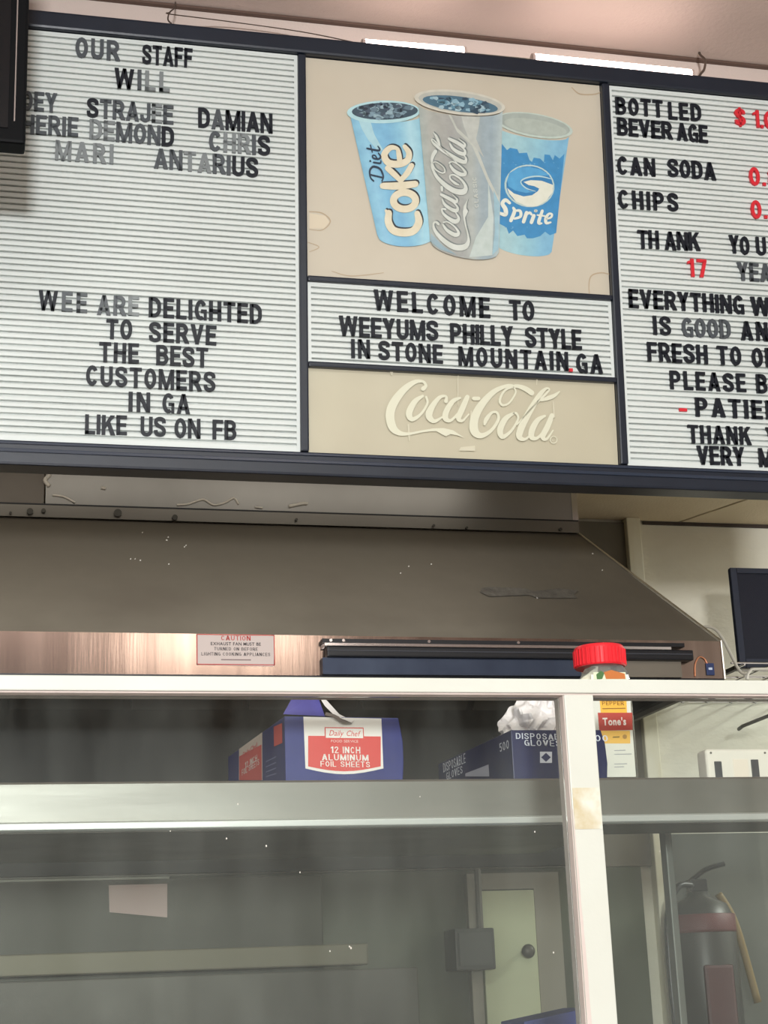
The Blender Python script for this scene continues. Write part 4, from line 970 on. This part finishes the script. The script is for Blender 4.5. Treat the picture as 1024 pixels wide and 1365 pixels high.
tag(cb.build('grey_cable', mat('cable_grey', (170,164,150), .5), smooth=True), 'pale grey cable looping down from the wall beside the monitor', 'cable')
b = MB(); br0, br1 = P(985, 972, 4.9), P(1040, 948, 4.6)
b.tube([br0, P(990, 968, 4.85), br1], .006, 8, 0); tag(b.build('metal_bracket', M_dsteel), 'dark slanting metal arm seen through the glass above the white appliance', 'bracket')

# ---------------------------------------------------------------- kitchen below the shelf
EY = 4.55
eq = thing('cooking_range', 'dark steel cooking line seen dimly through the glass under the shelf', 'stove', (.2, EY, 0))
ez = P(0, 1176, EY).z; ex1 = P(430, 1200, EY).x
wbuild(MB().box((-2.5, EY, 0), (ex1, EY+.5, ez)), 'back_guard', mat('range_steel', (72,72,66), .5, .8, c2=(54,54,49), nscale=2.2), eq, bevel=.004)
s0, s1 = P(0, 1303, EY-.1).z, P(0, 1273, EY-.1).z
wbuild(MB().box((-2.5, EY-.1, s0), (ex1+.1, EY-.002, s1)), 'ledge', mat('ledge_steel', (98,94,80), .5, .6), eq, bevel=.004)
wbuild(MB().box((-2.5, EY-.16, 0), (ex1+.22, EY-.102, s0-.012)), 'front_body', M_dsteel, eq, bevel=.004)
pn = [P(x, y, EY-.004) for x, y in ((145,1180),(223,1178),(223,1223),(146,1216))]
b = MB(); b.hexa([pn[3], pn[2], pn[2]+Vector((0,.002,0)), pn[3]+Vector((0,.002,0)), pn[0], pn[1], pn[1]+Vector((0,.002,0)), pn[0]+Vector((0,.002,0))])
tag(b.build('paper_note', mat('old_paper', (180,162,157), .8)), 'blank pinkish paper note stuck on the dark steel behind the glass', 'paper')
# dark wall box near the pale door
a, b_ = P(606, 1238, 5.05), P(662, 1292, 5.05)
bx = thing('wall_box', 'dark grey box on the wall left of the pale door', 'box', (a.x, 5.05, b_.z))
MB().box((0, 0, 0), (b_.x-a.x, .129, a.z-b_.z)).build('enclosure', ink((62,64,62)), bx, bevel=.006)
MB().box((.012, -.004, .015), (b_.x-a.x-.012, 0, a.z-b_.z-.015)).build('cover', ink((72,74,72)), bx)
q = P(640, 1205, 5.1); MB().tube([(q.x-a.x, .06, a.z-b_.z), (q.x-a.x, .06, 1.735-b_.z)], .011, 8, 0).build('conduit', ink((84,82,74)), bx)
# low steel fridge below the pale wall
a, b_ = P(590, 1305, 4.9), P(716, 1305, 4.9)
# blue tub on the counter behind the post
a = P(688, 1362, 3.25); b_ = P(775, 1343, 3.25)
tub = thing('blue_carton', 'top of a blue carton at the bottom edge left of the white post', 'box', (a.x, 3.2, 1.0))
hh0, hh1 = a.z-1.0, b_.z-1.0
MB().hexa([(0,0,0),(b_.x-a.x,0,0),(b_.x-a.x,.15,0),(0,.15,0),(0,0,hh0),(b_.x-a.x,0,hh1),(b_.x-a.x,.15,hh1),(0,.15,hh0)]).build('carton', ink((44,56,130)), tub, bevel=.002)
MB().box((.0, -.001, hh0-.03), (b_.x-a.x, 0, hh0-.022)).build('printed_band', ink((120,130,180)), tub)
# fire extinguisher on the back wall
ec = P(945, 1300, 5.05)
er = (P(990, 1300, 5.05).x-P(903, 1300, 5.05).x)/2; etop = P(945, 1192, 5.05).z
fe = thing('fire_extinguisher', 'steel kitchen fire extinguisher with black hose hanging on the far wall', 'fire extinguisher', (ec.x, 5.2-er-.008, etop-.52))
MB().lathe([(er*.9, 0), (er, .02), (er, .44), (er*.8, .49), (er*.35, .515), (er*.3, .53)], (0, 0, 0), 28).build('cylinder', mat('ext_steel', (62,62,60), .4, .4), fe, smooth=True)
MB().lathe([(er*1.01, .40), (er*1.012, .41), (er*1.012, .455), (er*.99, .457)], (0, 0, 0), 28).build('red_band', ink((86,42,44)), fe, smooth=True)
MB().box((-.05, -er*1.0-.002, .08), (.05, -er*.9, .30)).build('label_plate', ink((74,44,46)), fe, bevel=.01)
b = MB(); b.box((-.03, -.02, .53), (.03, .02, .57)); b.build('valve', M_black, fe, bevel=.004)
b = MB(); b.tube([(-.02, 0, .565), (.03, -.02, .60), (.09, -.03, .615)], .008, 8, 4); b.build('handle', M_black, fe)
b = MB(); b.tube([(-.02, -.01, .55), (-.08, -.03, .545), (-.125, -.04, .46), (-.135, -.04, .30), (-.13, -.04, .05)], .011, 8, 6); b.build('hose', M_black, fe, smooth=True)
b = MB(); b.tube([(.06, -.03, .52), (.11, -.03, .42), (.16, -.03, .18)], .013, 8, 6); b.build('yellow_strap', ink((120,102,66)), fe, smooth=True)
MB().box((-.03, er, .3), (.03, er+.008, .5)).build('wall_bracket', M_dsteel, fe)
